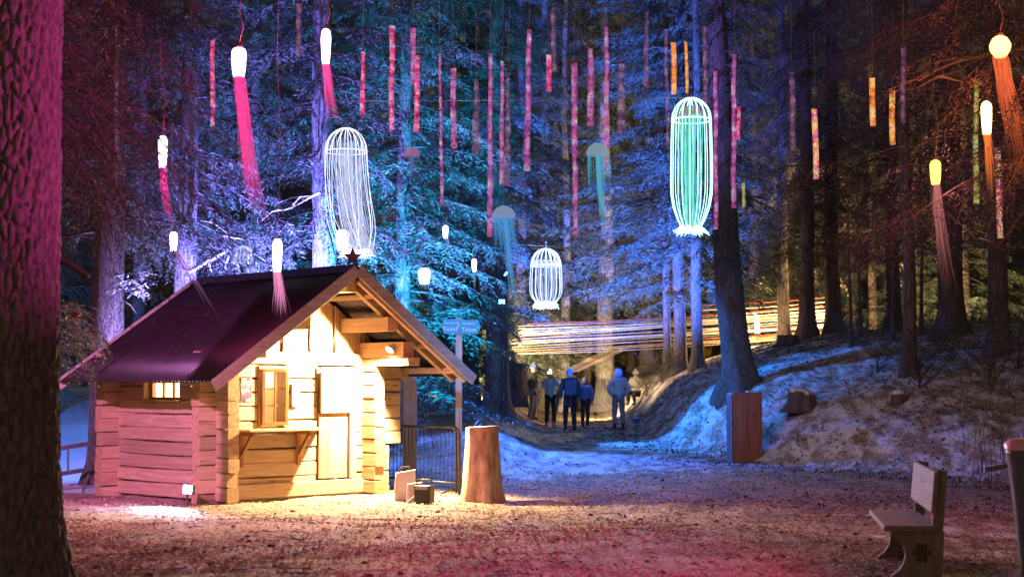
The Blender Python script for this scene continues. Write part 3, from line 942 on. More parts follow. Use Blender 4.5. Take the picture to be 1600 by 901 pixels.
NM = [M['needles'], M['twig']]; ND = [M['needles_dry'], M['twig']]
CROWN = {
 'dense': [crown_mesh('crown', 11 + s, 1.0, 15.5, 2.7, 1.2, 0.42, 0.42, 5, 30, 18, 0.14, 0.6, NM, bl_w=.15) for s in range(3)],
 'high':  [crown_mesh('crown', 31 + s, 4.6, 16.5, 2.5, 1.3, 0.45, 0.5, 5, 28, 18, 0.14, 0.8, NM, bl_w=.15) for s in range(2)],
 'droop': [crown_mesh('crown', 51 + s, 2.6, 13.5, 3.0, 1.6, 0.62, 0.46, 5, 30, 18, 0.12, 1.3, ND, bl_w=.14) for s in range(2)],
 'young': [crown_mesh('crown', 71 + s, 0.25, 4.2, 1.15, 0.15, 0.25, 0.26, 6, 24, 14, 0.09, 0.25, NM, wood_r=.012, up=.2, bl_w=.12) for s in range(2)],
}
TRUNK = {}
def get_trunk(r, H, seed, mat, stubs=10):
    key = (round(r, 2), H, seed, mat.name)
    if key not in TRUNK: TRUNK[key] = trunk_mesh('trunk', r, H, seed, mat=mat, stubs=stubs)
    return TRUNK[key]

TREES = []
def tree(px, Y, kind, var, r, label, scale=1.0, rz=None, mat=None, group=None, name='spruce_tree', zoff=0.0, tw=1.0):
    x = (px - 800) / F_PX * Y
    z = gz(x, Y)
    rz = (px * 0.37 + Y) % 6.28 if rz is None else rz
    e = empty(name, (x, Y, z), rz)
    tag(e, label, 'tree', group)
    H = 4.3 if kind == 'young' else 18
    t = link_mesh('trunk', get_trunk(r, H, int(px) % 5, mat or M['bark'], 4 if kind == 'young' else 12), e)
    if kind:
        c = link_mesh('crown', CROWN[kind][var % len(CROWN[kind])], e)
        c.scale = (scale * tw, scale * tw, scale); c.location = (0, 0, zoff)
    TREES.append(e)
    return e

# trunks one can tell apart
tree(170, 27.5, 'high', 0, 0.33, 'thick shaded purple-grey spruce trunk rising behind the cabin\'s left roof edge', zoff=0)
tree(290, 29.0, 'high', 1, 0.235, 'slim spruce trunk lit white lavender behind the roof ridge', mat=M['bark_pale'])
tree(217, 34.0, 'high', 0, 0.15, 'thin blue-lit trunk behind the cabin between two thicker trunks')
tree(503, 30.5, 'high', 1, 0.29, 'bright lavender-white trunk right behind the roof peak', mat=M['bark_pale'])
tree(630, 33.0, 'dense', 0, 0.2, 'dense spruce lit vivid cyan blue right of the roof peak', tw=1.05)
tree(395, 38.0, 'dense', 1, 0.2, 'blue-purple spruce far behind the roof ridge')
tree(60, 34.0, 'dense', 2, 0.2, 'dark spruce standing behind the ladder at far left')
tree(700, 41.0, 'dense', 2, 0.2, 'dim cyan spruce just behind the ticket sign')
tree(776, 38.5, 'high', 0, 0.31, 'dark thick trunk beside the wide old stump', scale=1.0)
tree(735, 42.5, 'high', 1, 0.24, 'shaded trunk with spreading roots between sign post and wide stump')
tree(815, 53.0, 'dense', 1, 0.22, 'dark unlit spruce in the middle behind the tubes', scale=1.15)
tree(1042, 47.5, 'dense', 0, 0.13, 'royal blue-lit spruce right of the small white wire cage', zoff=1.6, rz=1.0, tw=1.5)
tree(1062, 47.0, 'dense', 1, 0.2, 'blue-lit spruce behind the tall green wire jellyfish', scale=1.1, zoff=1.8)
tree(1090, 45.0, 'high', 1, 0.17, 'slim blue-lit trunk left of the big leaning spruce')
tree(1262, 44.5, 'droop', 0, 0.24, 'blue-lit trunk on the mound crest, left of a matching pair')
tree(1303, 45.5, 'droop', 1, 0.25, 'dark trunk on the mound crest, right of a matching pair')
tree(1398, 42.0, 'droop', 0, 0.20, 'straight dark trunk with pale flecks beside the ground lamp')
tree(1365, 56.0, 'high', 0, 0.16, 'thin warm-lit trunk glowing behind the mound')
tree(1487, 36.0, 'droop', 1, 0.3, 'dark drooping spruce behind the middle orange lantern')
tree(1560, 33.0, 'droop', 0, 0.22, 'black drooping spruce at the right edge')
tree(1225, 48, 'droop', 0, 0.2, 'dark brown spruce crown hanging over the mound', zoff=3.0, rz=2.0)
tree(915, 59.0, 'dense', 2, 0.2, 'blue-lit spruce high behind the small white wire cage', zoff=3.4, rz=.4, tw=1.45, scale=1.1)
# warm-lit trunks around the cord installation
for i, (px, Y, r, w) in enumerate([(851, 57, .28, 'first'), (868, 60, .26, 'second'), (884, 56, .2, 'third'), (946, 56, .36, 'stoutest'), (1010, 63, .3, 'last')]):
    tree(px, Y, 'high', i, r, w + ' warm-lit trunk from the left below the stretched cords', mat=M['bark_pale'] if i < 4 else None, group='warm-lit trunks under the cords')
for i, (px, Y) in enumerate([(905, 66), (985, 70), (1180, 62), (1235, 66), (1330, 60), (1430, 57), (1510, 54)]):
    tree(px, Y, 'dense', i, 0.2, ['warm-dim spruce behind the cords, first left', 'warm-dim spruce behind the cords beside the blue spruce', 'warm yellow spruce right behind the leaning trunk', 'warm yellow spruce behind the crest stump', 'warm yellow spruce between the crest pair and the ground lamp', 'warm yellow spruce right of the ground lamp', 'warm yellow spruce behind the lowest orange lantern'][i], scale=1.05, group='warm-lit spruces behind the mound')
for i, (px, Y) in enumerate([(1345, 40), (1440, 38), (1500, 37), (1570, 40), (1395, 36.5), (1330, 37.5)]):
    tree(px, Y, 'young', i, 0.05, ['young dark spruce left of the ground lamp on the mound', 'young dark spruce right of the ground lamp', 'young black spruce under the drooping tree', 'young black spruce at the right edge', 'nearest young dark spruce on the slope', 'leftmost young spruce on the slope'][i], scale=[.75, .9, .8, 1.0, .55, .5][i], group='young spruces on the mound')
k = 0
for row, (Y0, st) in enumerate(((74, 62), (92, 55))):
    px = -60 + row * 30
    while px < 1680:
        tree(px + (k * 37 % 23) - 11, Y0 + (k * 53 % 11), 'dense', k, 0.22, 'dark far spruce in the %s row of the forest behind the %s' % (('front', 'back')[row], 'cabin' if px < 560 else ('cyan spruce and path' if px < 1050 else 'mound')), scale=1.45 + .3 * row, group='forest behind the clearing')
        px += st; k += 1
for i, (px, Y) in enumerate([(150, 44), (330, 47), (470, 45), (560, 50), (20, 48)]):
    tree(px, Y, 'dense', i, 0.22, ['blue-shaded spruce behind the thick left trunk', 'blue-shaded spruce behind the largest pink lantern', 'blue-shaded spruce left of the tall white wire jellyfish', 'blue-shaded spruce right of the tall white wire jellyfish', 'blue-shaded spruce at the far left edge'][i], scale=1.1, group='wood behind the cabin')

SHR = [crown_mesh('twigs', 171 + q, .02, .5, .9, .5, -.35, .07, 5, 26, 7, .10, -.3, ND, start_r=.01, wood_r=.012, up=.7, bl_w=.1) for q in range(2)]
for i, (px, Y, sc) in enumerate([(1370, 33, 1.0), (1435, 31, 1.2), (1490, 33, 1.3), (1545, 29.5, 1.2), (1590, 31, 1.4), (1330, 36, .9), (1010, 47.5, .9), (1035, 46.5, 1.1)]):
    x = (px - 800) / F_PX * Y
    e = empty('shrub', (x, Y, gz(x, Y)), i * 1.3)
    tag(e, ['bare dark shrub nearest the snow-capped stub', 'bare dark shrub below the ground lamp trunk', 'bare shrub in the dark undergrowth under the drooping tree', 'bare shrub nearest the right snow patch', 'bare shrub cut by the right edge', 'bare shrub on the slope right of the leaning spruce', 'small bare shrub at the path end', 'taller bare shrub at the path end'][i], 'shrub', 'bare shrubs on the slope')
    c = link_mesh('twigs', SHR[i % 2], e); c.scale = (sc, sc, sc)
    MB().tube([(0, 0, -.1), (.01, 0, .25), (.03, .01, .55)], [.025, .018, .008], 6).build('stem', M['twig'], e)

# the big leaning spruce
x = (1163 - 800) / F_PX * 36.0
e = empty('spruce_tree', (x, 36.0, gz(x, 36) - 0.12)); tag(e, 'big leaning spruce with cyan-lit trunk behind the timber block', 'tree')
link_mesh('trunk', trunk_mesh('trunk', 0.36, 18, 4, flare=2.0, lean=(-0.17, 0), mat=M['bark'], n=24, stubs=16), e)
c = link_mesh('crown', crown_mesh('crown', 91, 3.2, 12, 2.2, 1.4, 0.6, 0.42, 5, 26, 16, 0.12, 0.9, NM, bl_w=.13, azi=(-2.6, 1.9)), e, loc=(-0.55, 0, 0))

# big foreground trunk at the left with modelled bark
def big_trunk():
    x, y = -4.07, 12.3
    e = empty('spruce_tree', (x, y, gz(x, y))); tag(e, 'massive foreground spruce trunk with magenta-lit bark at left edge', 'tree')
    n, segs, H = 230, 330, 5.6
    th = np.linspace(0, 2 * math.pi, n, endpoint=False); zz = np.linspace(-0.3, H, segs)
    T_, Z_ = np.meshgrid(th, zz)
    r0 = 0.425 * (1 - 0.02 * np.clip(Z_, 0, None)) + 0.20 * np.exp(-np.clip(Z_ + .1, 0, None) / 0.42)
    r0 = r0 * (1 + 0.05 * np.sin(T_ * 4 + 0.6) * np.exp(-np.clip(Z_, 0, None) / 0.7))
    # bark: elongated plates (wrap-around noise)
    per = 30
    def wn(ku, kz, seed):
        u_ = T_ / (2 * math.pi) * ku
        a = vnoise(u_, Z_ * kz, seed); b = vnoise(u_ - ku, Z_ * kz, seed)
        w = np.clip((T_ / (2 * math.pi) - 0.9) / 0.1, 0, 1)
        return a * (1 - w) + b * w
    warp = (wn(14, 3, 4) - 0.5) * 0.0
    rid = 1 - np.abs(2 * (.75 * wn(40, 2.6, 1) + .25 * wn(90, 8, 6)) - 1)
    rid2 = 1 - np.abs(2 * wn(80, 9, 2) - 1)
    fine = wn(160, 40, 3)
    disp = 0.050 * np.clip(rid * 1.7 - .35, 0, 1) ** .7 * (0.45 + 0.55 * rid2) + 0.016 * rid2 + 0.007 * fine
    plate = np.empty(T_.shape)
    cs, sn = np.cos(th), np.sin(th)
    for i_ in range(segs):
        for k_ in range(n):
            wob = .35 * mnoise.noise(Vector((cs[k_] * 3, sn[k_] * 3, zz[i_] * 3)))
            dd = mnoise.voronoi(Vector((cs[k_] * 6.5 + wob, sn[k_] * 6.5 + wob, zz[i_] * 5.2 + wob)))[0]
            plate[i_, k_] = dd[1] - dd[0]
    disp = 0.040 * np.clip(plate / .28, 0, 1) ** .6 + 0.012 * rid2 + 0.010 * fine
    r = r0 + disp - 0.03
    V = np.stack([r * np.cos(T_), r * np.sin(T_), Z_], 2).reshape(-1, 3)
    idx = np.arange(n * segs).reshape(segs, n); nx = np.roll(idx, -1, 1)
    Fq = np.stack([idx[:-1].ravel(), nx[:-1].ravel(), nx[1:].ravel(), idx[1:].ravel()], 1)
    me = bpy.data.meshes.new('trunk')
    me.vertices.add(len(V)); me.vertices.foreach_set('co', V.ravel())
    me.loops.add(Fq.size); me.loops.foreach_set('vertex_index', Fq.ravel())
    me.polygons.add(len(Fq)); me.polygons.foreach_set('loop_start', np.arange(0, Fq.size, 4))
    me.update(calc_edges=True); me.materials.append(M['bark_big'])
    link_mesh('trunk', me, e)
    link_mesh('crown', crown_mesh('crown', 101, 3.9, 6.6, 2.6, 2.0, 0.95, 0.22, 6, 44, 18, 0.05, 1.6, ND, azi=(0.2, 2.4), bl_w=.16, wood_r=.012), e)
    # snapped branch stub on the right side
    MB().tube([(0.36, 0.1, 2.62), (0.5, 0.1, 2.55), (0.64, 0.12, 2.46)], [0.03, 0.025, 0.02], 8).build('branch_stub', M['twig'], e)
big_trunk()

# second drooping mass at the upper left between trunk and lanterns, and one at the upper right
def hanging_tree(px, Y, z0, z1, L, azi, seed, label, r=0.25, start=0.2):
    x = (px - 800) / F_PX * Y
    e = empty('spruce_tree', (x, Y, gz(x, Y))); tag(e, label, 'tree')
    link_mesh('trunk', get_trunk(r, 18, seed % 5, M['bark'], 6), e)
    link_mesh('crown', crown_mesh('crown', seed, z0, z1, L, L * .8, 0.66, 0.32, 5, 40, 17, 0.062, 1.7, ND, azi=azi, bl_w=.18, wood_r=.010, up=0.2), e)
    return e
hanging_tree(178, 21.0 - 0.0 + 9.5, 4.2, 10, 3.0, (-2.6, 0.3), 111, 'dark purple drooping spruce between the big trunk and the lanterns', r=.2)
hanging_tree(-22, 17.5, 4.0, 7.6, 2.1, (-0.3, 1.0), 121, 'shadowed drooping spruce beyond the left edge', r=.3)
hanging_tree(1680, 19.0, 4.2, 8, 3.6, (1.9, 4.2), 131, 'reddish-brown drooping spruce reaching in from the right edge', r=.3)
hanging_tree(1420, 24.0 + 8, 6.6, 12, 3.2, (2.2, 5.6), 141, 'dark brown spruce with drooping twigs above the tube row at right', r=.14)

# ------------------------------------------------------------------ floodlights of the light trail
BLUE, CYAN, VIOLET, MAG, WARM = (0.06, 0.16, 1.0), (0.0, 0.42, 1.0), (0.17, 0.15, 1.0), (1.0, 0.06, 0.42), (1.0, 0.66, 0.30)
p = P(293, 764, 22.4)
floodlight('ground_floodlight', (p.x, p.y, p.z), (p.x - 1.6, p.y - 2.6, 0.35), (0.5, 0.62, 1.0), 480, 160, 'dazzling blue-white floodlight on the ground by the pink side wall', lens=(.09, .07), lens_strength=60)
# stage floods behind the cabin and on the slope (real fixtures on stakes)
floodlight('stage_floodlight', (-4.6, 27.6, 0.9), (-3.6, 30.5, 5.5), VIOLET, 26000, 90, 'violet floodlight on a stake behind the cabin')
floodlight('stage_floodlight', (-6.6, 26.9, 0.9), (-6.2, 29.0, 4.0), (0.32, 0.27, 1.0), 4500, 90, 'lavender floodlight on a stake behind the left of the cabin')
floodlight('stage_floodlight', (-0.6, 27.9, 0.5), (-2.7, 32.6, 4.6), CYAN, 24000, 56, 'cyan floodlight on a stake behind the barrier')
floodlight('stage_floodlight', (-0.15, 37.6, 4.3), (4.0, 36.5, 1.4), (0.03, 0.22, 1.0), 3800, 62, 'blue floodlight hung on the dark thick trunk')
floodlight('stage_floodlight', (-0.25, 37.3, 3.6), (1.4, 24.5, 0.0), (0.04, 0.15, 1.0), 6500, 80, 'deep blue floodlight lower on the dark thick trunk')
floodlight('stage_floodlight', (3.0, 37.2, 0.75), (2.6, 46, 7.4), BLUE, 75000, 60, 'royal blue floodlight at the foot of the bank')
floodlight('stage_floodlight', (-11.0, 25.5, 2.6), (-8.6, 31, 0.4), (0.05, 0.22, 1.0), 3000, 80, 'blue floodlight left of the cabin')
# magenta floods in front of the clearing, out of the photograph, on stakes
floodlight('stage_floodlight', (4.2, 11.6, 3.6), (-3.7, 12.3, 3.9), (1.0, 0.08, 0.55), 3200, 30, 'magenta floodlight aimed at the big trunk', blend=1.0)
floodlight('stage_floodlight', (-7.5, 14.0, 5.3), (-5.6, 24.3, 1.0), (1.0, 0.32, 0.98), 6000, 33, 'pink floodlight aimed at the side wall', stake=False)
floodlight('stage_floodlight', (1.6, 8.0, 3.9), (0.7, 13.0, 0.0), (1.0, 0.06, 0.38), 1300, 40, 'magenta floodlight aimed at the foreground', stake=False)
floodlight('stage_floodlight', (0.6, 13.0, 5.3), (0.9, 36.0, 1.9), (0.06, 0.30, 1.0), 10000, 28, 'pale blue floodlight aimed at the sign and the path', stake=False)
# warm lamps among the trees, some added for the cords
floodlight('warm_ground_lamp', P(1183, 508, 50.2), P(1090, 500, 47.5), WARM, 1800, 160, 'warm ground lamp shining through the cords on the mound crest', lens=(.1, .3), lens_strength=14)
floodlight('warm_ground_lamp', P(1165, 545, 46.6), P(1215, 480, 51), WARM, 420, 120, 'added warm lamp tucked behind the crest to brighten the cords', lens=(.06, .05), lens_strength=4)  # unseen lamp added to brighten the right-hand cords
floodlight('warm_ground_lamp', P(1386, 512, 46), P(1400, 400, 56), WARM, 14000, 150, 'warm ground lamp glowing low on the mound between two trunks', lens=(.1, .14), lens_strength=14)
floodlight('warm_ground_lamp', P(734, 604, 47), P(700, 560, 58), (1.0, 0.74, 0.38), 5000, 150, 'warm ground lamp left of the wide stump trunk', lens=(.08, .2), lens_strength=14)
floodlight('warm_lamp', (-.1, 44.9, gz(-.1, 44.9) + 1.40), P(1010, 505, 50), (1.0, 0.68, 0.36), 2000, 130, 'small warm lamp sitting on top of the wide old stump', lens=(.07, .06), lens_strength=14, stake=False, hang=False)
floodlight('warm_ground_lamp', P(930, 645, 50), P(990, 480, 62), (1.0, 0.58, 0.24), 1000, 120, 'added warm lamp on the path to light below the cords', lens=(.06, .05), lens_strength=0.4)  # unseen lamp added for more warm light under the cords

# ------------------------------------------------------------------ lanterns: lit head with a trail of strands
def bell_profile(w, h, rnd=False):
    if rnd:
        return [(0.0, h)] + [(w * math.sin(t), h * 0.5 + h * 0.5 * math.cos(t)) for t in [0.35, 0.7, 1.05, 1.4, 1.75, 2.1, 2.5]] + [(w * .45, 0.0), (0, 0)]
    return [(0.0, h), (w * .45, h * .985), (w * .8, h * .93), (w * .98, h * .82), (w, h * .68), (w * .93, h * .4), (w * .78, h * .1), (w * .7, 0.0), (0, 0)]

def lantern(px, py0, py1, wpx, Y, tail, tw, nstr, cc, tc, label, power=0, rnd=False, cable_to=None, head_s=4.5, tail_s=1.0, cat='lantern', transp=0.35, spread=1.0, seed=0, group='hanging jellyfish lanterns'):
    rng = random.Random(int(px) + seed)
    top = P(px, py0, Y); bot = P(px, py1, Y); s = Y / F_PX
    e = empty('jellyfish_lantern', bot); tag(e, label, cat, group)
    h = top.z - bot.z
    mb = MB().lathe(bell_profile(wpx * s / 2, h, rnd), 16)
    # fluted skirt: small folds
    o = mb.build('glowing_head', glow('lantern_head', cc, head_s, False), e, smooth=True)
    for i, v in enumerate(o.data.vertices):
        a = math.atan2(v.co.y, v.co.x)
        k = 1 + 0.05 * math.sin(a * 8) + 0.03 * math.sin(v.co.z * 60)
        v.co.x *= k; v.co.y *= k
    MB().lathe([(wpx * s * .2, 0), (wpx * s * .22, .02), (wpx * s * .12, .035), (0, .04)], 10, (0, 0, h)).build('cap', M['black'], e, smooth=True)
    # tail of thin translucent strands along the path given in pixels
    path = [Vector((0, 0, 0.02))] + [P(x, y, Y) - bot for x, y in tail]
    mb = MB(); fade = []
    wm = wpx * s * 0.36
    L = len(path) - 1
    for q in range(int(nstr * .75)):
        a = rng.random() * 6.28; rr = math.sqrt(rng.random())
        end = rng.uniform(0.55, 1.0) if rng.random() < .7 else rng.uniform(.2, .6)
        ph = rng.random() * 6.28
        pts = []
        m = 9
        for i in range(m + 1):
            t = end * i / m * L; i0 = min(int(t), L - 1); f = t - i0
            c = path[i0].lerp(path[i0 + 1], f)
            w = (wm + (tw * s / 2 - wm) * (t / L)) * (1 + (spread - 1) * (t / L) ** 2)
            c = c + Vector((math.cos(a) * rr * w, math.sin(a) * rr * w, 0)) + Vector((math.sin(ph + t * 4) * .008, 0, 0))
            pts.append(c); fade += [min(1, (t / L) ** .8 + (i / m) ** 3 * .3)] * 3
        r = rng.uniform(.002, .0042)
        mb.tube(pts, [r] * m + [r * .4], 3, cap=False)
    set_fade(mb.build('tentacle_strands', strand('lantern_strands', tc, tail_s * 1.35, .55, .992), e), fade)
    # suspension cable
    ce = cable_to or (px + rng.uniform(-4, 6), py0 - 110)
    pe = P(ce[0], ce[1], Y) - bot
    cp = [Vector((0, 0, h + .03)), Vector((0.02, 0, h + .03)).lerp(pe, .35) + Vector((.03, 0, 0)), Vector((0, 0, h)).lerp(pe, .7) - Vector((.02, 0, 0)), pe]
    MB().tube(cp, 0.0032, 5).build('cable', M['twig'], e)
    if power:
        d = bpy.data.lights.new('lantern_light', 'POINT'); d.energy = power; d.color = tc; d.shadow_soft_size = 0.06
        l = bpy.data.objects.new('lantern_light', d); col.objects.link(l); l.parent = e; l.location = (0, -wpx * s * .6 - .08, h * .5)
    return e

PK, PKT = (1.0, 0.62, 0.78), (1.0, 0.05, 0.28)
lantern(254, 212, 262, 15, 20.0, [(257, 295), (262, 335), (268, 375)], 17, 60, PK, (0.95, 0.05, 0.33), 'narrow pink-white lantern with short tail, leftmost above the roof', 200, cable_to=(252, 60))
lantern(373, 74, 120, 24, 19.5, [(380, 180), (388, 260), (402, 330), (425, 392)], 34, 150, PK, PKT, 'largest pink lantern with long slanting crimson tail', 420, cable_to=(378, -10), tail_s=.85)
lantern(509, 45, 100, 16, 20.5, [(514, 145), (520, 180), (527, 205)], 22, 70, PK, (1.0, 0.08, 0.34), 'pink-white lantern hanging highest above the roof peak', 260, cable_to=(514, -20), tail_s=.8)
lantern(433, 373, 425, 16, 20.6, [(437, 455), (440, 485), (441, 508)], 40, 90, PK, (1.0, 0.30, 0.60), 'white-pink lantern with flared tail hanging in front of the roof', 130, cable_to=(436, -20), tail_s=.7)
lantern(271, 362, 392, 12, 20.8, [(296, 425), (322, 470), (356, 526)], 14, 26, (0.95, 0.85, 1.0), (0.75, 0.25, 0.65), 'small white lantern with thin trail drifting down over the dark roof', 12, cable_to=(268, 200), tail_s=.35)
OR, ORT = (1.0, 0.62, 0.10), (1.0, 0.22, 0.03)
lantern(1563, 56, 90, 33, 17.5, [(1570, 130), (1582, 180), (1592, 250), (1597, 300)], 40, 110, (1.0, 0.55, 0.12), (1.0, 0.16, 0.05), 'round orange lantern with red tail, top right', 78, rnd=True, cable_to=(1562, -20), head_s=5, tail_s=.7)
lantern(1542, 158, 210, 17, 17.8, [(1545, 240), (1549, 290), (1550, 340)], 17, 60, (1.0, 0.72, 0.25), (1.0, 0.22, 0.04), 'long yellow-orange lantern below the round orange one', 48, cable_to=(1547, 90), tail_s=.7)
lantern(1462, 250, 288, 17, 18.2, [(1464, 320), (1470, 380), (1478, 440), (1484, 480)], 36, 60, (1.0, 0.50, 0.06), (0.75, 0.22, 0.22), 'lowest orange lantern with pale drooping strands', 54, cable_to=(1459, 110), head_s=5, tail_s=.5)
lantern(696, 352, 372, 9, 25.0, [(702, 385), (712, 408)], 10, 14, (0.8, 0.9, 1.0), (0.35, 0.55, 1.0), 'tiny white drop lantern before the cyan spruce', 15, cable_to=(694, 318), tail_s=.6)
lantern(741, 404, 424, 8, 25.5, [(742, 445), (743, 480)], 5, 8, (0.8, 0.9, 1.0), (0.4, 0.55, 1.0), 'tiny white tube lantern above the ticket sign', 15, cable_to=(744, 330), tail_s=.6)
lantern(663, 418, 444, 20, 29.5, [(664, 450), (665, 455)], 18, 16, (0.6, 0.85, 1.0), (0.3, 0.7, 1.0), 'pale blue dome lantern in the cyan spruce', 20, cable_to=(661, 380), head_s=1.6, tail_s=.6)
lantern(535, 358, 392, 22, 27.0, [(536, 398), (537, 404)], 20, 20, (0.85, 0.85, 1.0), (0.6, 0.6, 1.0), 'white jar lantern behind the roof ridge', 20, cable_to=(535, 300), head_s=1.5, tail_s=.5)
# pale dome jellyfish with veils
def veil(px, py, rpx, Y, tail, label, col_d, col_t, nstr=90, group='pale dome jellyfish', tail_s=.4, ds=.55):
    s = Y / F_PX; c = P(px, py, Y); rng = random.Random(int(px)); r = rpx * s
    e = empty('dome_jellyfish', c); tag(e, label, 'jellyfish', group)
    prof = [(r * math.sin(t), r * .95 * math.cos(t)) for t in [0.01, .3, .6, .9, 1.2, 1.45, 1.6]] + [(r * .96, -r * .14), (r * .92, -r * .05)]
    MB().lathe(prof, 20).build('dome', glow('dome_film', col_d, ds, False, .35), e, smooth=True)
    path = [Vector((0, 0, 0))] + [P(x, y, Y) - c for x, y in tail]; L = len(path) - 1
    mb = MB(); fade = []
    for q in range(nstr):
        a = rng.random() * 6.28; core = rng.random() < .5
        rr = rng.random() * (.28 if core else 1.0); rr = rr if core else .55 + .45 * rng.random()
        end = rng.uniform(.6, 1) if core else rng.uniform(.25, .55)
        pts = []
        for i in range(8):
            t = end * i / 7 * L; i0 = min(int(t), L - 1); f = t - i0
            cc = path[i0].lerp(path[i0 + 1], f); fade += [min(1, t / L * (1 if core else 1.8))] * 3
            pts.append(cc + Vector((math.cos(a) * rr * r * (1 + .12 * t), math.sin(a) * rr * r * (1 + .12 * t), 0)))
        w = rng.uniform(.003, .006)
        mb.tube(pts, [w] * 7 + [w * .3], 3, cap=False)
    set_fade(mb.build('tentacle_strands', strand('veil_strands', col_t, tail_s * 1.2, .5, .98), e), fade)
    MB().tube([(0, 0, r * .95), P(px + 2, py - rpx - 120, Y) - c], .004, 4).build('cable', M['galv'], e)
    return e
veil(787, 338, 18, 26, [(792, 380), (798, 430), (808, 500)], 'pale blue dome jellyfish with long trail left of the small white cage', (0.35, 0.45, 0.75), (0.10, 0.38, 0.85), 100, tail_s=.55)
veil(934, 240, 18, 25, [(936, 285), (941, 330), (948, 372)], 'grey-green dome jellyfish with teal veil in the upper middle', (0.35, 0.5, 0.6), (0.12, 0.55, 0.8), 80, tail_s=.5)
veil(643, 242, 13, 27, [(645, 262), (647, 285)], 'faint reddish dome jellyfish before the cyan spruce', (0.55, 0.2, 0.45), (0.25, 0.3, 0.8), 34, tail_s=.3)

# wire cages: ribs, hoop, strands and a tufted foot
def cage(px, py0, py1, wpx, Y, nrib, cl, cs, label, lean=0.0, slack=0.0, foot=True, rs=.0075, s_r=1.8, curl=False, nst=40, inner=None):
    s = Y / F_PX; top = P(px, py0, Y); bot = P(px + lean, py1, Y); r = wpx * s / 2
    H = top.z - bot.z; dx = bot.x - top.x; rng = random.Random(int(px))
    e = empty('wire_jellyfish', top); tag(e, label, 'jellyfish', 'wire jellyfish cages')
    gm = glow('wire_glow', cl, s_r, False); gs = glow('strand_glow', cs, s_r * .55, False, .35)
    dome = r * 1.15
    for k in range(nrib):
        a = 2 * math.pi * (k + .5) / nrib
        pts = []
        for i in range(7):
            t = i / 6 * math.pi / 2
            pts.append((r * math.sin(t) * math.cos(a), r * math.sin(t) * math.sin(a), -dome + dome * math.cos(t)))
        MB().tube(pts, rs * 1.25, 5).build('dome_rib', gm, e)
        pts = []; sw = slack * rng.uniform(-.3, .8)
        for i in range(10):
            t = i / 9; z = -dome - (H - dome) * t
            w = 1.0 + .06 * math.sin(math.pi * t) - (0.62 if foot else .35) * max(0, (t - .62) / .38) ** 2
            pts.append((r * w * math.cos(a) + dx * t * t + sw * t * t, r * w * math.sin(a), z))
        MB().tube(pts, rs * .8, 5).build('side_wire', gm, e)
    ring = [(r * math.cos(2*math.pi*i/28), r * math.sin(2*math.pi*i/28), -dome) for i in range(29)]
    MB().tube(ring, rs * 1.3, 5, cap=False).build('hoop', gm, e)
    if curl:
        for k in range(nrib):
            a = 2 * math.pi * k / nrib
            pts = [((r * .98) * math.cos(a + .09 * math.cos(q)), (r * .98) * math.sin(a + .09 * math.cos(q)), -dome + .05 + .035 * math.sin(q)) for q in np.linspace(0, 5.5, 9)]
            MB().tube(pts, rs * .7, 4).build('scroll', gm, e)
    mb = MB()
    for q in range(nst):
        a = rng.random() * 6.28; r1 = r * math.sqrt(rng.random()) * .9
        pts = []
        z0 = -dome * rng.uniform(.2, 1); ph = rng.random() * 6; sl = slack * rng.uniform(-.3, .9)
        k2 = rng.uniform(.2, .7)
        for i in range(9):
            t = i / 8
            w = 1 - k2 * t
            pts.append((r1 * math.cos(a) * w + dx * t * t + sl * t * t + .012 * math.sin(ph + 5 * t), r1 * math.sin(a) * w, z0 + (-H - z0) * t))
        mb.tube(pts, rng.uniform(.003, .0055), 3, cap=False)
    mb.build('inner_strands', gs, e)
    if foot:
        mb = MB()
        for q in range(110):
            a = rng.random() * 6.28; l = rng.uniform(.3, .95) * r
            p0 = (dx + .2 * r * math.cos(a), .2 * r * math.sin(a), -H + rng.uniform(0, .06))
            p1 = (dx + l * .7 * math.cos(a), l * .7 * math.sin(a), -H + rng.uniform(-.02, .10))
            p2 = (dx + l * math.cos(a), l * math.sin(a), -H + rng.uniform(-.07, .03))
            mb.tube([p0, p1, p2], [.012, .010, .004], 3, cap=False)
        mb.build('foot_tuft', glow('tuft_glow', cl, s_r * 1.6, False), e)
        d = bpy.data.lights.new('cage_light', 'POINT'); d.energy = 60; d.color = cl; d.shadow_soft_size = .08
        l = bpy.data.objects.new('cage_light', d); col.objects.link(l); l.parent = e; l.location = (dx, 0, -H - .12)
    if inner:
        ci = inner
        prof = [(r * .62 * math.sin(t), -dome * .55 + r * .55 * math.cos(t) - .1) for t in [0.01, .3, .6, .9, 1.2, 1.5, 1.6]]
        MB().lathe(prof, 20).build('inner_bell', glow('inner_bell', ci, .5, False, .25), e, smooth=True)
    MB().tube([(0, 0, 0), (0, 0, .12)], rs, 5).build('hook', M['galv'], e)
    return e
cage(541, 200, 398, 66, 25.5, 16, (0.80, 0.80, 1.0), (0.62, 0.66, 1.0), 'tall white wire jellyfish above the roof peak with tangled strands', lean=14, slack=.28, rs=.006, nst=90, s_r=1.5, foot=True)
cage(853, 388, 478, 48, 28, 18, (0.55, 0.68, 1.0), (0.45, 0.55, 1.0), 'small white-blue wire birdcage jellyfish over the path', rs=.008, curl=True, nst=46)
cage(1080, 153, 362, 62, 26, 16, (0.55, 1.0, 0.80), (0.16, 0.80, 0.66), 'tall green-white wire jellyfish at right of the middle', rs=.009, nst=60, inner=(0.5, 0.3, 0.42))
cage(381, 384, 412, 26, 28, 12, (0.8, 0.85, 1.0), (0.5, 0.55, 1.0), 'little white wire jellyfish half hidden behind the roof ridge', rs=.004, nst=20, foot=False, s_r=1.1)

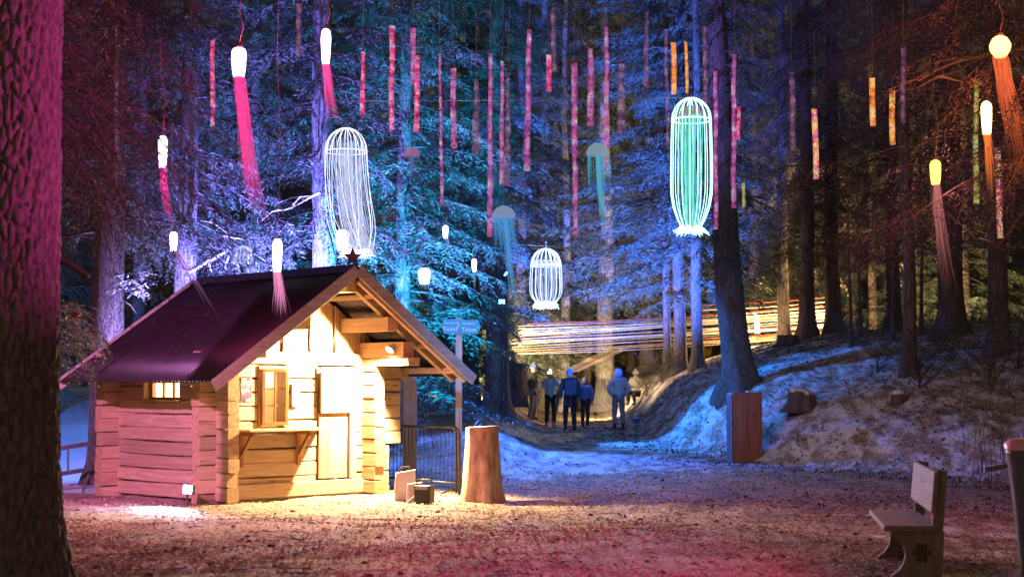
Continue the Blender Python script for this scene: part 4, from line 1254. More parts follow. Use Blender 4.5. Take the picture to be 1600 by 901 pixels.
# suspension wires
for i, (pts, Y0, Y1, lab) in enumerate([([(525, 158), (800, 157), (1080, 152)], 26, 26, 'long thin wire carrying the tall green wire jellyfish'),
        ([(585, 298), (660, 316), (746, 330)], 27, 25.5, 'short thin wire over the cyan spruce'),
        ([(570, 358), (690, 376), (868, 385)], 27, 28, 'thin wire carrying the small white birdcage'),
        ([(604, 402), (690, 376)], 27, 27, 'slanting thin wire behind the tiny drop lantern')]):
    n = len(pts)
    MBt = MB().tube([P(x, y, Y0 + (Y1 - Y0) * k / (n - 1)) for k, (x, y) in enumerate(pts)], .006, 4)
    o = MBt.build('suspension_wire', M['galv']); tag(o, lab, 'wire')

# ------------------------------------------------------------------ hanging foil tubes, reflected light added as emission
def tube_mat(name, stops, strength, transp):  # light reflected by the foil is put in as emission and bright bands
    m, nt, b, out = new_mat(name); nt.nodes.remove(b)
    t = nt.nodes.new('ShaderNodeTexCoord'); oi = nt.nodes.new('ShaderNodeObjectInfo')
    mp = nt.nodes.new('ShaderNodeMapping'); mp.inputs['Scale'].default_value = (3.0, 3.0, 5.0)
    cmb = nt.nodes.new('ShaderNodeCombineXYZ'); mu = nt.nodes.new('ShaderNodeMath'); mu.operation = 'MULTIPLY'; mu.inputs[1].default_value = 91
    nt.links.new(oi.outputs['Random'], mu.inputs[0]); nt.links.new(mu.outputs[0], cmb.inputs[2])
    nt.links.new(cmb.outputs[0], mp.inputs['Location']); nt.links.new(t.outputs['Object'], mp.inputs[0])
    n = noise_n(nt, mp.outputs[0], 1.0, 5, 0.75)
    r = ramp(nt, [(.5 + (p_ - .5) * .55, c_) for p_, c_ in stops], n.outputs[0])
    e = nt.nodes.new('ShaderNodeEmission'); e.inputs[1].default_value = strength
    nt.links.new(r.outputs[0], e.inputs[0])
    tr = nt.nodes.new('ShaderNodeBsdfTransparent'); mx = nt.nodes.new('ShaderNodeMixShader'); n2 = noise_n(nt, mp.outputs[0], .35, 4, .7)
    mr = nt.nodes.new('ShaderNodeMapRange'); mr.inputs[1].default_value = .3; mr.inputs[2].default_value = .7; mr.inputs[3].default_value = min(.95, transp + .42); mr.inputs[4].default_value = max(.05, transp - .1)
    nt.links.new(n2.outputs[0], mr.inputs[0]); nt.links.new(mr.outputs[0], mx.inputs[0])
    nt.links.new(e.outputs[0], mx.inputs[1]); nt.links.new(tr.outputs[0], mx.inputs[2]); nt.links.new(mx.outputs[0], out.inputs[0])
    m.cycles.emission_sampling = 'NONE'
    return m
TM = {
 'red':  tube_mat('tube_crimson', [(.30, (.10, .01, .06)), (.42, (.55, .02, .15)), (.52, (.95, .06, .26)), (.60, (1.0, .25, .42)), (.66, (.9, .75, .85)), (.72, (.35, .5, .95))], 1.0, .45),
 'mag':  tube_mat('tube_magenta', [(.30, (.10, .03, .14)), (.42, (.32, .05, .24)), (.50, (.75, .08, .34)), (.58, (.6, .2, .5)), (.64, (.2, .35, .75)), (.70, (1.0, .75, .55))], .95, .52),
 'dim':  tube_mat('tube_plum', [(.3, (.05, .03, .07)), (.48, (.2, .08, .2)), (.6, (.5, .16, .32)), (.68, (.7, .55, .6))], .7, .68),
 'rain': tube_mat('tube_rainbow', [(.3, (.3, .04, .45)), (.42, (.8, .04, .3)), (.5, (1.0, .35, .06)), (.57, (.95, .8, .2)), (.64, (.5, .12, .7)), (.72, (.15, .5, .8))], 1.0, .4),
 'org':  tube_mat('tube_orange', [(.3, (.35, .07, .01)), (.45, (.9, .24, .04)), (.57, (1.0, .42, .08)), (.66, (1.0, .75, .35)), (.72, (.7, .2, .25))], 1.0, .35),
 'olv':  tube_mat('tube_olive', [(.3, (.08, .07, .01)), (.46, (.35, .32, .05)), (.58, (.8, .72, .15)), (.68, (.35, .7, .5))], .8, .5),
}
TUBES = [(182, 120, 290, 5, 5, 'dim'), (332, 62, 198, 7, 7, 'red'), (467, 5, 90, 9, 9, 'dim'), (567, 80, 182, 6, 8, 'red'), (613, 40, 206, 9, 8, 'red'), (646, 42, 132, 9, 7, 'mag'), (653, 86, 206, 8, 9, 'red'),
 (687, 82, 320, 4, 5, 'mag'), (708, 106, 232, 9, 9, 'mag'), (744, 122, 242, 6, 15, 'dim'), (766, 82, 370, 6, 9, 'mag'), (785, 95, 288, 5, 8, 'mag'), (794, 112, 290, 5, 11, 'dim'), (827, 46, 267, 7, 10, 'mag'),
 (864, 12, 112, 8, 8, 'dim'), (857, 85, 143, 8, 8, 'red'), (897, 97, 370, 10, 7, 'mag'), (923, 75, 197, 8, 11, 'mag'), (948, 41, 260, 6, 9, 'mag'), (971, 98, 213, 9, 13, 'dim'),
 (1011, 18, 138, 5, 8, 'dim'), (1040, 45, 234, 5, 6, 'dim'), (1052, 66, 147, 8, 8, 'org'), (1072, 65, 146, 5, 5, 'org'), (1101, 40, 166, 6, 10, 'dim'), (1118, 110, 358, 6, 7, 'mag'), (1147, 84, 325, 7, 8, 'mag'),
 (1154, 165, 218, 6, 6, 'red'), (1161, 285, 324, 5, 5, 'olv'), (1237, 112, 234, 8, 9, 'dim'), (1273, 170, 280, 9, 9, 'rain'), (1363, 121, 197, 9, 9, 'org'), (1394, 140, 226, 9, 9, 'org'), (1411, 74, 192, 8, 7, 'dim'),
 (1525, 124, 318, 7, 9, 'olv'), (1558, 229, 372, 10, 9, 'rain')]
NUMW = ['first', 'second', 'third', 'fourth', 'fifth', 'sixth', 'seventh', 'eighth', 'ninth', 'tenth', 'eleventh', 'twelfth', 'thirteenth', 'fourteenth', 'fifteenth', 'sixteenth', 'seventeenth', 'eighteenth', 'nineteenth', 'twentieth']
TN = {'red': 'crimson pink', 'mag': 'magenta banded', 'dim': 'dim plum', 'rain': 'rainbow banded', 'org': 'orange', 'olv': 'olive yellow'}
cnt = {}
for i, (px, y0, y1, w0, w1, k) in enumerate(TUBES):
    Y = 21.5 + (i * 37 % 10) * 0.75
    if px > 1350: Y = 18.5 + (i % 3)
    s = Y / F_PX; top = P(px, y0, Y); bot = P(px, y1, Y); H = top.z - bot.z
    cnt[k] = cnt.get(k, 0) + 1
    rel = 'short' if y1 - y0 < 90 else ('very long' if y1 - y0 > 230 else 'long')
    e = empty('foil_tube', top)
    tag(e, '%s %s hanging foil tube with added glow, %s of that colour from the left' % (rel, TN[k], NUMW[cnt[k] - 1]), 'light tube', 'hanging foil tubes')  # foil, not lamps: the emission stands in for reflected light
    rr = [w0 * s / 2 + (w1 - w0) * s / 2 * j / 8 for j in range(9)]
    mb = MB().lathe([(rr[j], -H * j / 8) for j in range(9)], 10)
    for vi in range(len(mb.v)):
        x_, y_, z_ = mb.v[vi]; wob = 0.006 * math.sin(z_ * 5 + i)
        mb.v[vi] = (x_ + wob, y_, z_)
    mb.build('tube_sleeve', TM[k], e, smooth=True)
    mb = MB().lathe([(rr[j] * .38, -H * (.03 + .94 * j / 8)) for j in range(9)], 6); mb.build('glint_core', TM[k], e, smooth=True)  # inner glowing core added for the glints of the foil
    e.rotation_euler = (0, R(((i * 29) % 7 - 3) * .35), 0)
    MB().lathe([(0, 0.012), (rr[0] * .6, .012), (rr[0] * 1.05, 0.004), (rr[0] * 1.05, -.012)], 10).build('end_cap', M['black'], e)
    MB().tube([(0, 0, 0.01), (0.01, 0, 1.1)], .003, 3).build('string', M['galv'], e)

# ------------------------------------------------------------------ stretched cord installation
cords = empty('cord_installation', P(1000, 540, 52)); tag(cords, 'canopy of many cream and red cords stretched between trees over the path', 'cord canopy')
c0 = cords.location.copy()
rng = random.Random(12)
cm = [plain('cord_cream', (0.8, 0.72, 0.55), rough=.8, bump=0), plain('cord_red', (0.6, 0.12, 0.08), rough=.8, bump=0), plain('cord_yellow', (0.75, 0.6, 0.25), rough=.8, bump=0), plain('cord_white', (0.85, 0.83, 0.8), rough=.8, bump=0)]
def cord(x0, y0, Y0, x1, y1, Y1, r, mat, sag=.03):
    a = P(x0, y0, Y0) - c0; b = P(x1, y1, Y1) - c0
    pts = [a.lerp(b, t) - Vector((0, 0, sag * 4 * t * (1 - t))) for t in (0, .25, .5, .75, 1)]
    MB().tube(pts, r, 4, cap=False).build('cord', mat, cords)
for k in range(23):
    t = (k + rng.random()) / 23; t2 = min(1, max(0, t * .72 + .28 * rng.random()))
    cord(800 + rng.uniform(-8, 14) + 30 * abs(t - .6), 505 + 50 * t, 48 + rng.uniform(-.5, 1.5), 1290 + rng.uniform(-5, 10), 464 + 68 * t2, 50.5 + rng.uniform(-1, 1), rng.choice([.007, .010, .013]), cm[rng.choice([0, 0, 0, 2, 2, 1, 3])], rng.uniform(.0, .1))
for k in range(9):
    cord(870 + k * 4, 585 - k * .6, 47 + k * .1, 952 + k * 3, 545 + rng.uniform(-2, 2), 55, .014, cm[rng.choice([0, 3, 0, 1])], 0)
for k in range(9):
    yy = 463 + k * 7.3
    cord(1090 + rng.uniform(-4, 4), yy + 14 + k * .2, 50, 1300 + rng.uniform(-4, 4), yy + rng.uniform(-1, 1), 51, .008, cm[rng.choice([0, 0, 3, 1])], .05)

# ------------------------------------------------------------------ stumps
def stump(px, Y, r_top, r_base, h, label, mat, topmat, seed, roots=5, tilt=0.0, snow=False, name='tree_stump', rough=1.0, drop=0.05):
    x = (px - 800) / F_PX * Y; z = gz(x, Y) - drop
    e = empty(name, (x, Y, z)); tag(e, label, 'stump')
    n, m = 56, 26
    vs = []; fs = []
    for i in range(m + 1):
        t = i / m
        for k in range(n):
            th = 2 * math.pi * k / n
            fl = math.exp(-t * h / (0.22 * max(h, .5)))
            r = r_top + (r_base - r_top) * fl * (1 + .35 * math.sin(th * roots + seed)) + (r_base - r_top) * .15 * (1 - t)
            r *= 1 + rough * (.045 * mnoise.noise(Vector((math.cos(th) * 2.2, math.sin(th) * 2.2, t * 1.1 + seed))) + .03 * mnoise.noise(Vector((math.cos(th) * 7, math.sin(th) * 7, t * 1.5 + seed))))
            vs.append((r * math.cos(th), r * math.sin(th), t * h + tilt * math.cos(th) * r * t))
    for i in range(m):
        for k in range(n):
            fs.append((i*n+k, i*n+(k+1)%n, (i+1)*n+(k+1)%n, (i+1)*n+k))
    MB().add(vs, fs).build('stump_body', mat, e, smooth=True)
    top = vs[m * n:]
    c = (0, 0, h + .004)
    MB().add([(p[0] * .995, p[1] * .995, p[2] + .003) for p in top] + [c], [(k, (k + 1) % n, n) for k in range(n)]).build('cut_face', topmat, e)
    if snow:
        mb = MB(); rr = random.Random(seed)
        vs = []; fs = []
        for i, (q, hz) in enumerate(((1.02, -.01), (.95, .04), (.7, .07), (.35, .085), (0.01, .09))):
            for k in range(24):
                th = 2 * math.pi * k / 24
                w = r_top * q * (1 + .18 * mnoise.noise(Vector((math.cos(th) * 2, math.sin(th) * 2, seed))))
                vs.append((w * math.cos(th), w * math.sin(th), h + hz + tilt * math.cos(th) * w - (.03 if i == 0 else 0)))
        for i in range(4):
            for k in range(24): fs.append((i*24+k, i*24+(k+1)%24, (i+1)*24+(k+1)%24, (i+1)*24+k))
        mb.add(vs, fs).build('snow_cap', M['snow'], e, smooth=True)
    return e
rings = plain('stump_cut_rings', (0.62, 0.46, 0.28), (0.42, 0.28, 0.15), 6, rough=.8)
stump(753, 23.6, .25, .36, 1.18, 'tall pale barkless tree stump right of the cabin', M['stump'], rings, 2, tilt=.05, rough=2.2)
stump(790, 45.0, .60, .70, 1.28, 'wide dark old stump behind the barrier beside the path', M['dark_stump'], M['dark_stump'], 5, roots=8, rough=1.3)
stump(1252, 32.0, .27, .42, .42, 'low rotten snow-capped stump right of the timber block', M['dark_stump'], M['dark_stump'], 7, tilt=-.2, snow=True, rough=2.2)
stump(1231, 43.0, .28, .42, .32, 'cut stump on the mound crest before the bright cords', M['dark_stump'], M['dark_stump'], 3, rough=1.2)
stump(1402, 30.5, .12, .2, .22, 'small snow-capped stub on the snowy bank', M['dark_stump'], M['dark_stump'], 9, snow=True, rough=2)

# sticks lying behind the tall stump
for i, (a, b_) in enumerate([((728, 655), (760, 640)), ((735, 660), (752, 650)), ((733, 645), (748, 640))]):
    A = P(a[0], a[1], 33 + i * .3); B = P(b_[0], b_[1], 34 + i * .3)
    A.z = gz(A.x, A.y) + .05; B.z = gz(B.x, B.y) + .12 + .04 * i
    mid = (A + B) / 2 + Vector((0, 0, .03))
    o = MB().tube([A, mid, B], [.03, .028, .02], 6).build('fallen_stick', M['dead'], smooth=True)
    tag(o, ['longest pale stick lying on the snow behind the tall stump', 'middle pale stick lying on the snow behind the tall stump', 'shortest pale stick lying farthest behind the tall stump'][i], 'stick', 'sticks behind the stump')

# ------------------------------------------------------------------ timber block
x = (1163 - 800) / F_PX * 31.5
e = empty('timber_block', (x, 31.5, gz(x, 31.5) - .06), R(9)); tag(e, 'upright red-brown timber block standing at the path edge', 'post')
mb = MB()
n = 10
def slab(x0, x1):
    vs = []; fs = []
    for i in range(n + 1):
        z = 1.46 * i / n; w = .008 * mnoise.noise(Vector((x0 * 3, 0, z * 3)))
        vs += [(x0 + w, -.2, z), (x1 + w * .6, -.2, z), (x1 + w * .6, .2, z), (x0 + w, .2, z)]
    for i in range(n):
        for k in range(4): fs.append((i*4+k, i*4+(k+1)%4, (i+1)*4+(k+1)%4, (i+1)*4+k))
    fs += [(3, 2, 1, 0), (n*4, n*4+1, n*4+2, n*4+3)]
    return vs, fs
m_tb = wood('reddish_timber', (0.42, 0.17, 0.11), (0.24, 0.085, 0.055), 'z', .7)
MB().add(*slab(-.30, .30)).build('timber_body', m_tb, e, bevel=.014)
MB().tube([(-.01, -.2, .05), (.02, -.203, .4), (-.02, -.204, .75), (.0, -.203, 1.1), (.015, -.2, 1.45)], [.003, .006, .008, .006, .004], 4).build('drying_crack', M['black'], e)
MB().box((-.345, -.17, .0), (-.315, .17, 1.44)).build('steel_plate', M['galv'], e, bevel=.004)
MB().lathe([(0, .045), (.03, .04), (.042, .015), (.045, 0)], 12, (.06, 0, 1.46)).build('snow_lump', M['snow'], e, smooth=True)

# ------------------------------------------------------------------ bench
be = empty('wooden_bench', (3.12, 12.75, gz(3.3, 12.9) - .03), R(-9)); tag(be, 'rustic wooden bench with solid end panels at lower right', 'bench')
m_bn = wood('bench_board', (0.27, 0.22, 0.19), (0.14, 0.11, 0.095), 'y', .75)
m_bz = wood('bench_panel', (0.25, 0.21, 0.17), (0.13, 0.105, 0.085), 'z', .75)
def end_panel(yc):
    p = [(.0, .43), (.0, .40), (.06, .36), (.10, .30), (.115, .24), (.10, .17), (.06, .11), (-.0, .06), (-.0, .0), (.40, .0), (.43, .43)]
    MB().prism(p, .06, Matrix.Translation((0, yc, 0))).build('end_panel', m_bz, be, bevel=.006, fix=True)
    MB().box((.20, yc - .0345, .18), (.29, yc - .0305, .33)).build('carved_slot', M['black'], be)
    MB().box((.17, yc - .0350, .235), (.32, yc - .0306, .275)).build('carved_slot', M['black'], be)
    MB().bar((.37, yc, .40), (.42, yc, .93), .05, .09, up=(1, 0, 0)).build('back_post', m_bz, be, bevel=.005)
for yc in (0.03, 1.45): end_panel(yc)
MB().box((-.06, -.06, .432), (.37, 1.62, .478)).build('seat', m_bn, be, bevel=.008)
MB2 = Matrix.Translation((.36, 0, .56)) @ Matrix.Rotation(R(5.5), 4, 'Y')
MB().box((-.045, -.06, .02), (-.005, 1.62, .36), M=MB2).build('backrest', m_bn, be, bevel=.008)
# burnt mark on the backrest (small dark squares as in the photograph)
mk = MB()
for (yy, zz, w, h) in [(.62, .20, .05, .05), (.70, .20, .03, .06), (.76, .19, .10, .012), (.76, .23, .10, .012), (.76, .21, .012, .05), (.85, .21, .012, .05), (.92, .19, .05, .06), (1.02, .2, .07, .015)]:
    mk.box((-.048, yy, zz), (-.0455, yy + w, zz + h), M=MB2)
mk.build('burnt_mark', M['black'], be)

# blurred blue bin at the right edge
p0 = P(1604, 690, 11.3)
bn = empty('litter_bin', (p0.x, 11.3, gz(p0.x, 11.3))); tag(bn, 'tapered blue-grey litter bin cut off by the right edge', 'bin')
hz = p0.z - gz(p0.x, 11.3)
MB().lathe([(0.0, 0), (.05, 0), (.065, hz * .25), (.11, hz * .68), (.145, hz * .93), (.15, hz * .94), (.135, hz * .95)], 20).build('bin_body', plain('blue_plastic', (.10, .14, .22), (.07, .1, .16), 6, rough=.4), bn, smooth=True)
MB().lathe([(.155, hz * .95), (.16, hz * .985), (.12, hz * 1.02), (.0, hz * 1.03)], 20).build('bin_lid', plain('pink_lid', (.75, .45, .55), (.6, .3, .4), 6, rough=.4), bn, smooth=True)
# plank beside the bin
a = P(1545, 733, 13.4); bpl = P(1600, 722, 13.2)
o = MB().bar(a, bpl, .16, .04).build('loose_plank', m_bn); tag(o, 'pale plank lying on the snowy bank beside the bin', 'plank')

# ------------------------------------------------------------------ ticket sign
sx = (717 - 800) / F_PX * 26.4
sg = empty('ticket_sign', (sx, 26.4, gz(sx, 26.4) - .05)); tag(sg, 'turquoise double arrow ticket sign on a square post', 'sign')
szc = P(720, 510, 26.4).z - gz(sx, 26.4) + .05
MB().box((-.055, -.04, 0), (.055, .06, szc + .15)).build('post', wood('sign_post_wood', (.55, .42, .36), (.4, .28, .22), 'z', .6, False), sg, bevel=.006)
m_sg = plain('turquoise_board', (.03, .30, .34), (.025, .25, .29), 4, rough=.5, bump=.05)
for nm, poly in (('left_board', [(-.30, 0), (-.255, .125), (.0, .125), (.0, -.125), (-.255, -.125)]), ('right_board', [(.012, .115), (.33, .115), (.375, -.005), (.33, -.13), (.012, -.13)])):
    mb = MB(); mb.prism(poly, .022, Matrix.Translation((0, -.056, szc))); mb.build('arrow_board', m_sg, sg, fix=True)
m_wh = plain('white_lettering', (.8, .8, .78), (.75, .75, .74), 4, rough=.6, bump=0)
def text(s, size, loc, parent, mat, nm='lettering'):
    c = bpy.data.curves.new(nm, 'FONT'); c.body = s; c.size = size; c.extrude = .002; c.align_x = 'CENTER'
    o = bpy.data.objects.new(nm, c); col.objects.link(o); o.parent = parent; o.location = loc; o.rotation_euler = (R(90), 0, 0)
    c.materials.append(mat)
    me = bpy.data.meshes.new_from_object(o); bpy.data.objects.remove(o)
    o = link_mesh(nm, me, parent, loc, (R(90), 0, 0)); return o
text('Ticket', .10, (-.15, -.0685, szc - .075), sg, m_wh)
text('Ticket', .10, (.175, -.0685, szc - .085), sg, m_wh)
text('Vorverkauf', .05, (-.14, -.0685, szc + .045), sg, m_wh)
text('Abendkasse', .047, (.17, -.0685, szc + .035), sg, m_wh)
hook = [(.03 * math.cos(t) - .02, -.0695, szc + .03 + .035 * math.sin(t)) for t in np.linspace(2.2, -1.6, 8)] + [(-.03, -.0695, szc - .05)]
MB().tube(hook, .008, 4).build('swirl_emblem', m_wh, sg)
MB().prism([(.325, -.03), (.34, -.015), (.325, 0)], .003, Matrix.Translation((0, -.0685, szc))).build('arrow_mark', m_wh, sg)

# second post and panel behind the cabin
px_, Y_ = 641, 27.2
x = (px_ - 800) / F_PX * Y_
o = MB().box((x - .12, Y_ - .06, gz(x, Y_)), (x + .12, Y_ + .06, 1.95)).build('wooden_post', wood('post_wood', (.5, .38, .33), (.35, .25, .2), 'z', .7, False), bevel=.01)
tag(o, 'thick purple-lit wooden post behind the right of the cabin', 'post')

# ------------------------------------------------------------------ crowd barrier
A = P(612, 640, 25.3); A.z = gz(A.x, A.y); B = Vector(((713 - 800) / F_PX * 24.6, 24.6, 0)); B.z = gz(B.x, B.y)
A = Vector(((560 - 800) / F_PX * 27.0, 27.0, 0)); A.z = gz(A.x, A.y)
ba = empty('crowd_barrier', A, math.atan2(B.y - A.y, B.x - A.x)); tag(ba, 'dark tubular steel crowd barrier right of the cabin', 'barrier')
Lb = (B - A).length; zb0 = .22
pts = [(0, 0, zb0), (0, 0, 1.0), (.03, 0, 1.07), (.1, 0, 1.1), (Lb - .1, 0, 1.1), (Lb - .03, 0, 1.07), (Lb, 0, 1.0), (Lb, 0, zb0 - .15)]
MB().tube(pts, .02, 8).build('outer_frame', M['dark_metal'], ba, smooth=True)
MB().tube([(0, 0, zb0), (Lb, 0, zb0)], .018, 8).build('bottom_rail', M['dark_metal'], ba, smooth=True)
bar = MB().tube([(0, 0, zb0), (0, 0, 1.095)], .009, 6).mesh('bar', M['dark_metal'], True)
nb = int(Lb / .115)
for i in range(1, nb): link_mesh('bar', bar, ba, loc=(Lb * i / nb, 0, 0))
for xx in (.15, Lb - .12):
    MB().tube([(xx, -.28, -.02), (xx, -.2, .07), (xx, 0, .12), (xx, .2, .07), (xx, .28, -.02)], .016, 6).build('foot', M['dark_metal'], ba, smooth=True)
MB().tube([(Lb - .1, 0, .1), (Lb - .1, 0, zb0)], .016, 6).build('foot', M['dark_metal'], ba)
MB().tube([(Lb + .09, 0, .05), (Lb + .09, 0, 1.0), (Lb + .06, 0, 1.06), (Lb, 0, 1.1)], .02, 8).build('end_post', M['dark_metal'], ba, smooth=True)
# ------------------------------------------------------------------ bags beside the cabin
def bag(px, Y, w, d, h, mat, label, name, rz, bulge=.04, handles=False):
    x = (px - 800) / F_PX * Y; z = gz(x, Y)
    e = empty(name, (x, Y, z), R(rz)); tag(e, label, 'bag')
    n, m = 24, 10; vs = []; fs = []; rr = random.Random(int(px))
    for i in range(m + 1):
        t = i / m
        for k in range(n):
            th = 2 * math.pi * (k + .5) / n; c, s = math.cos(th), math.sin(th)
            q = (abs(c) ** 6 + abs(s) ** 6) ** (-1 / 6)
            b = 1 + bulge * math.sin(math.pi * t) * 2 + .04 * mnoise.noise(Vector((c * 2, s * 2, t * 4 + px)))
            vs.append((w / 2 * c * q * b + .05 * t * w, d / 2 * s * q * b * (1 - .35 * t), h * t * (1 + (.06 * c * t))))
    for i in range(m):
        for k in range(n): fs.append((i*n+k, i*n+(k+1)%n, (i+1)*n+(k+1)%n, (i+1)*n+k))
    fs.append(tuple(range(n))[::-1]); fs.append(tuple(m*n + k for k in range(n)))
    MB().add(vs, fs).build('bag_body', mat, e, smooth=False)
    if handles:
        for sgn in (-1, 1):
            MB().tube([(-w*.28, sgn*d*.2, h*.97), (-w*.2, sgn*d*.24, h*1.14), (w*.25, sgn*d*.24, h*1.16), (w*.33, sgn*d*.2, h*1.0)], .012, 6).build('handle', M['black'], e)
    return e
bag(633, 23.5, .29, .21, .44, M['cream'], 'white cloth bag standing by the cabin corner', 'shopping_bag', 12, handles=True)
bag(648, 23.2, .22, .18, .30, M['cream'], 'smaller cream bag between the white bag and the heater', 'shopping_bag', 5)
x = (664 - 800) / F_PX * 23.0
hb = empty('portable_heater', (x, 23.0, gz(x, 23.0) - .01), R(-24)); tag(hb, 'small black portable heater with handle and loose cable', 'heater')
MB().box((-.13, -.09, .02), (.13, .09, .30)).build('case', M['black'], hb, bevel=.012)
for i in range(5): MB().box((-.10, -.096, .07 + i * .03), (.10, -.091, .083 + i * .03)).build('grille_slat', M['dark_metal'], hb)
MB().box((-.10, -.097, .24), (.10, -.091, .285)).build('control_panel', M['galv'], hb)
MB().tube([(-.125, 0, .28), (-.13, 0, .36), (-.09, 0, .385), (.09, 0, .385), (.13, 0, .36), (.125, 0, .28)], .011, 6).build('handle', M['black'], hb, smooth=True)
MB().tube([(-.13, -.05, .15), (-.24, -.1, .05), (-.2, -.18, .01), (-.05, -.2, .012), (.1, -.16, .012)], .007, 5).build('cable', M['cream'], hb, smooth=True)

# ladder lying on its side left of the cabin
la = empty('ladder', (0, 0, 0)); tag(la, 'aluminium ladder lying on its side left of the cabin', 'ladder')
a0, a1 = P(70, 704, 25.6), P(142, 692, 26.0); b0, b1 = P(70, 744, 25.6), P(142, 732, 26.0)
MB().bar(a0, a1, .03, .07).build('rail', M['galv'], la); MB().bar(b0, b1, .03, .07).build('rail', M['galv'], la)
for t in (.1, .5, .93):
    MB().tube([a0.lerp(a1, t), b0.lerp(b1, t)], .018, 8).build('rung', M['galv'], la)
MB().tube([P(139, 740, 25.9), P(128, 772, 25.8)], .02, 6).build('leg', M['galv'], la); MB().tube([P(80, 745, 25.7), Vector((P(80, 745, 25.7).x, 25.7, gz(P(80,745,25.7).x, 25.7)))], .02, 6).build('leg', M['galv'], la)

# frosted branch with a red bauble beside the big trunk
fp = P(70, 512, 15.5)
fb = empty('frosted_branch', fp); tag(fb, 'white frosted fir branch poking out beside the big trunk', 'branch')
link_mesh('foliage', crown_mesh('frosted_foliage', 151, -.25, .3, .62, .45, .3, .11, 3, 40, 14, .055, .5, [M['needles_frost'], M['twig']], azi=(-.5, .5), start_r=.02, wood_r=.01, bl_w=.3), fb)
MB().tube([(-.5, .1, .1), (0, 0, .05), (.3, 0, -.02)], [.02, .015, .008], 6).build('stem', M['twig'], fb)
bp = P(117, 492, 15.3)
bo = empty('red_bauble', bp); tag(bo, 'shiny red Christmas bauble on the frosted branch', 'bauble')
MB().lathe([(.034 * math.sin(t), .034 * math.cos(t)) for t in np.linspace(0.01, 3.13, 12)], 16).build('ball', plain('red_gloss', (.5, .01, .02), (.45, .01, .02), 3, rough=.12, bump=0), bo, smooth=True)
MB().lathe([(.012, .03), (.012, .045), (0, .047)], 8).build('cap', M['galv'], bo)
fb2 = empty('frosted_branch', P(208, 446, 27)); tag(fb2, 'small frosted branch tip above the back of the roof', 'branch')
link_mesh('foliage', crown_mesh('frosted_foliage', 152, -.1, .2, .4, .3, .2, .1, 3, 40, 12, .06, .3, [M['needles_frost'], M['twig']], azi=(0, 3), start_r=.02, wood_r=.01, bl_w=.3), fb2)

# dead branches
def dead_branch(paths, Y, label, mat, name='dead_branch', r0=.04):
    o0 = P(*paths[0][0], Y); e = empty(name, o0); tag(e, label, 'branch')
    for k, pts in enumerate(paths):
        pp = [P(x, y, Y + .25 * math.sin(i * 1.7 + k)) - o0 for i, (x, y) in enumerate(pts)]
        f = 1 if k == 0 else .62
        # densify
        q = []
        for i in range(len(pp) - 1):
            for t in (0, .34, .67): q.append(pp[i].lerp(pp[i+1], t) + Vector((mnoise.noise(pp[i] * 9 + Vector((t * 7, k, 0))) * .03, 0, mnoise.noise(pp[i] * 5 + Vector((0, k, t * 9))) * .03)))
        q.append(pp[-1])
        MB().tube(q, [r0 * f * (1 - .8 * i / (len(q) - 1)) for i in range(len(q))], 7).build('limb' if k == 0 else 'side_branch', mat, e, smooth=True)
    return e
dead_branch([[(295, 425), (325, 408), (350, 395), (362, 385), (356, 362), (340, 352), (312, 344)], [(350, 368), (375, 372), (386, 376), (388, 412)], [(358, 390), (366, 404), (374, 418)], [(362, 386), (357, 400), (352, 418)], [(326, 408), (331, 425)]], 28.3, 'white-lit forked dead branch above the roof ridge', M['dead'], r0=.042)
dead_branch([[(500, 300), (478, 312), (450, 326), (425, 330), (408, 345)], [(478, 312), (460, 308), (432, 318)], [(455, 324), (470, 308), (485, 306)]], 29.2, 'short pale dead branch left of the bright trunk', M['dead'], r0=.03)
brn = plain('bare_branch_bark', (.30, .20, .12), (.18, .11, .06), 10)
dead_branch([[(1680, 40), (1610, 75), (1560, 78), (1500, 95), (1455, 112), (1420, 128), (1388, 140)], [(1560, 80), (1500, 108), (1470, 118), (1430, 138), (1385, 143)], [(1600, 76), (1540, 85), (1480, 92), (1440, 105)], [(1455, 112), (1438, 124), (1400, 130)], [(1470, 118), (1500, 126), (1530, 130)]], 18.6, 'bare orange-lit branch reaching in at upper right', brn, 'bare_branch', r0=.032)
dead_branch([[(1680, 300), (1600, 330), (1560, 385), (1525, 372), (1495, 345), (1480, 330)], [(1495, 345), (1505, 320), (1540, 285), (1600, 262)], [(1530, 372), (1550, 378), (1566, 378)]], 20.0, 'thin bare twig arching below the lowest orange lantern', brn, 'bare_branch', r0=.018)

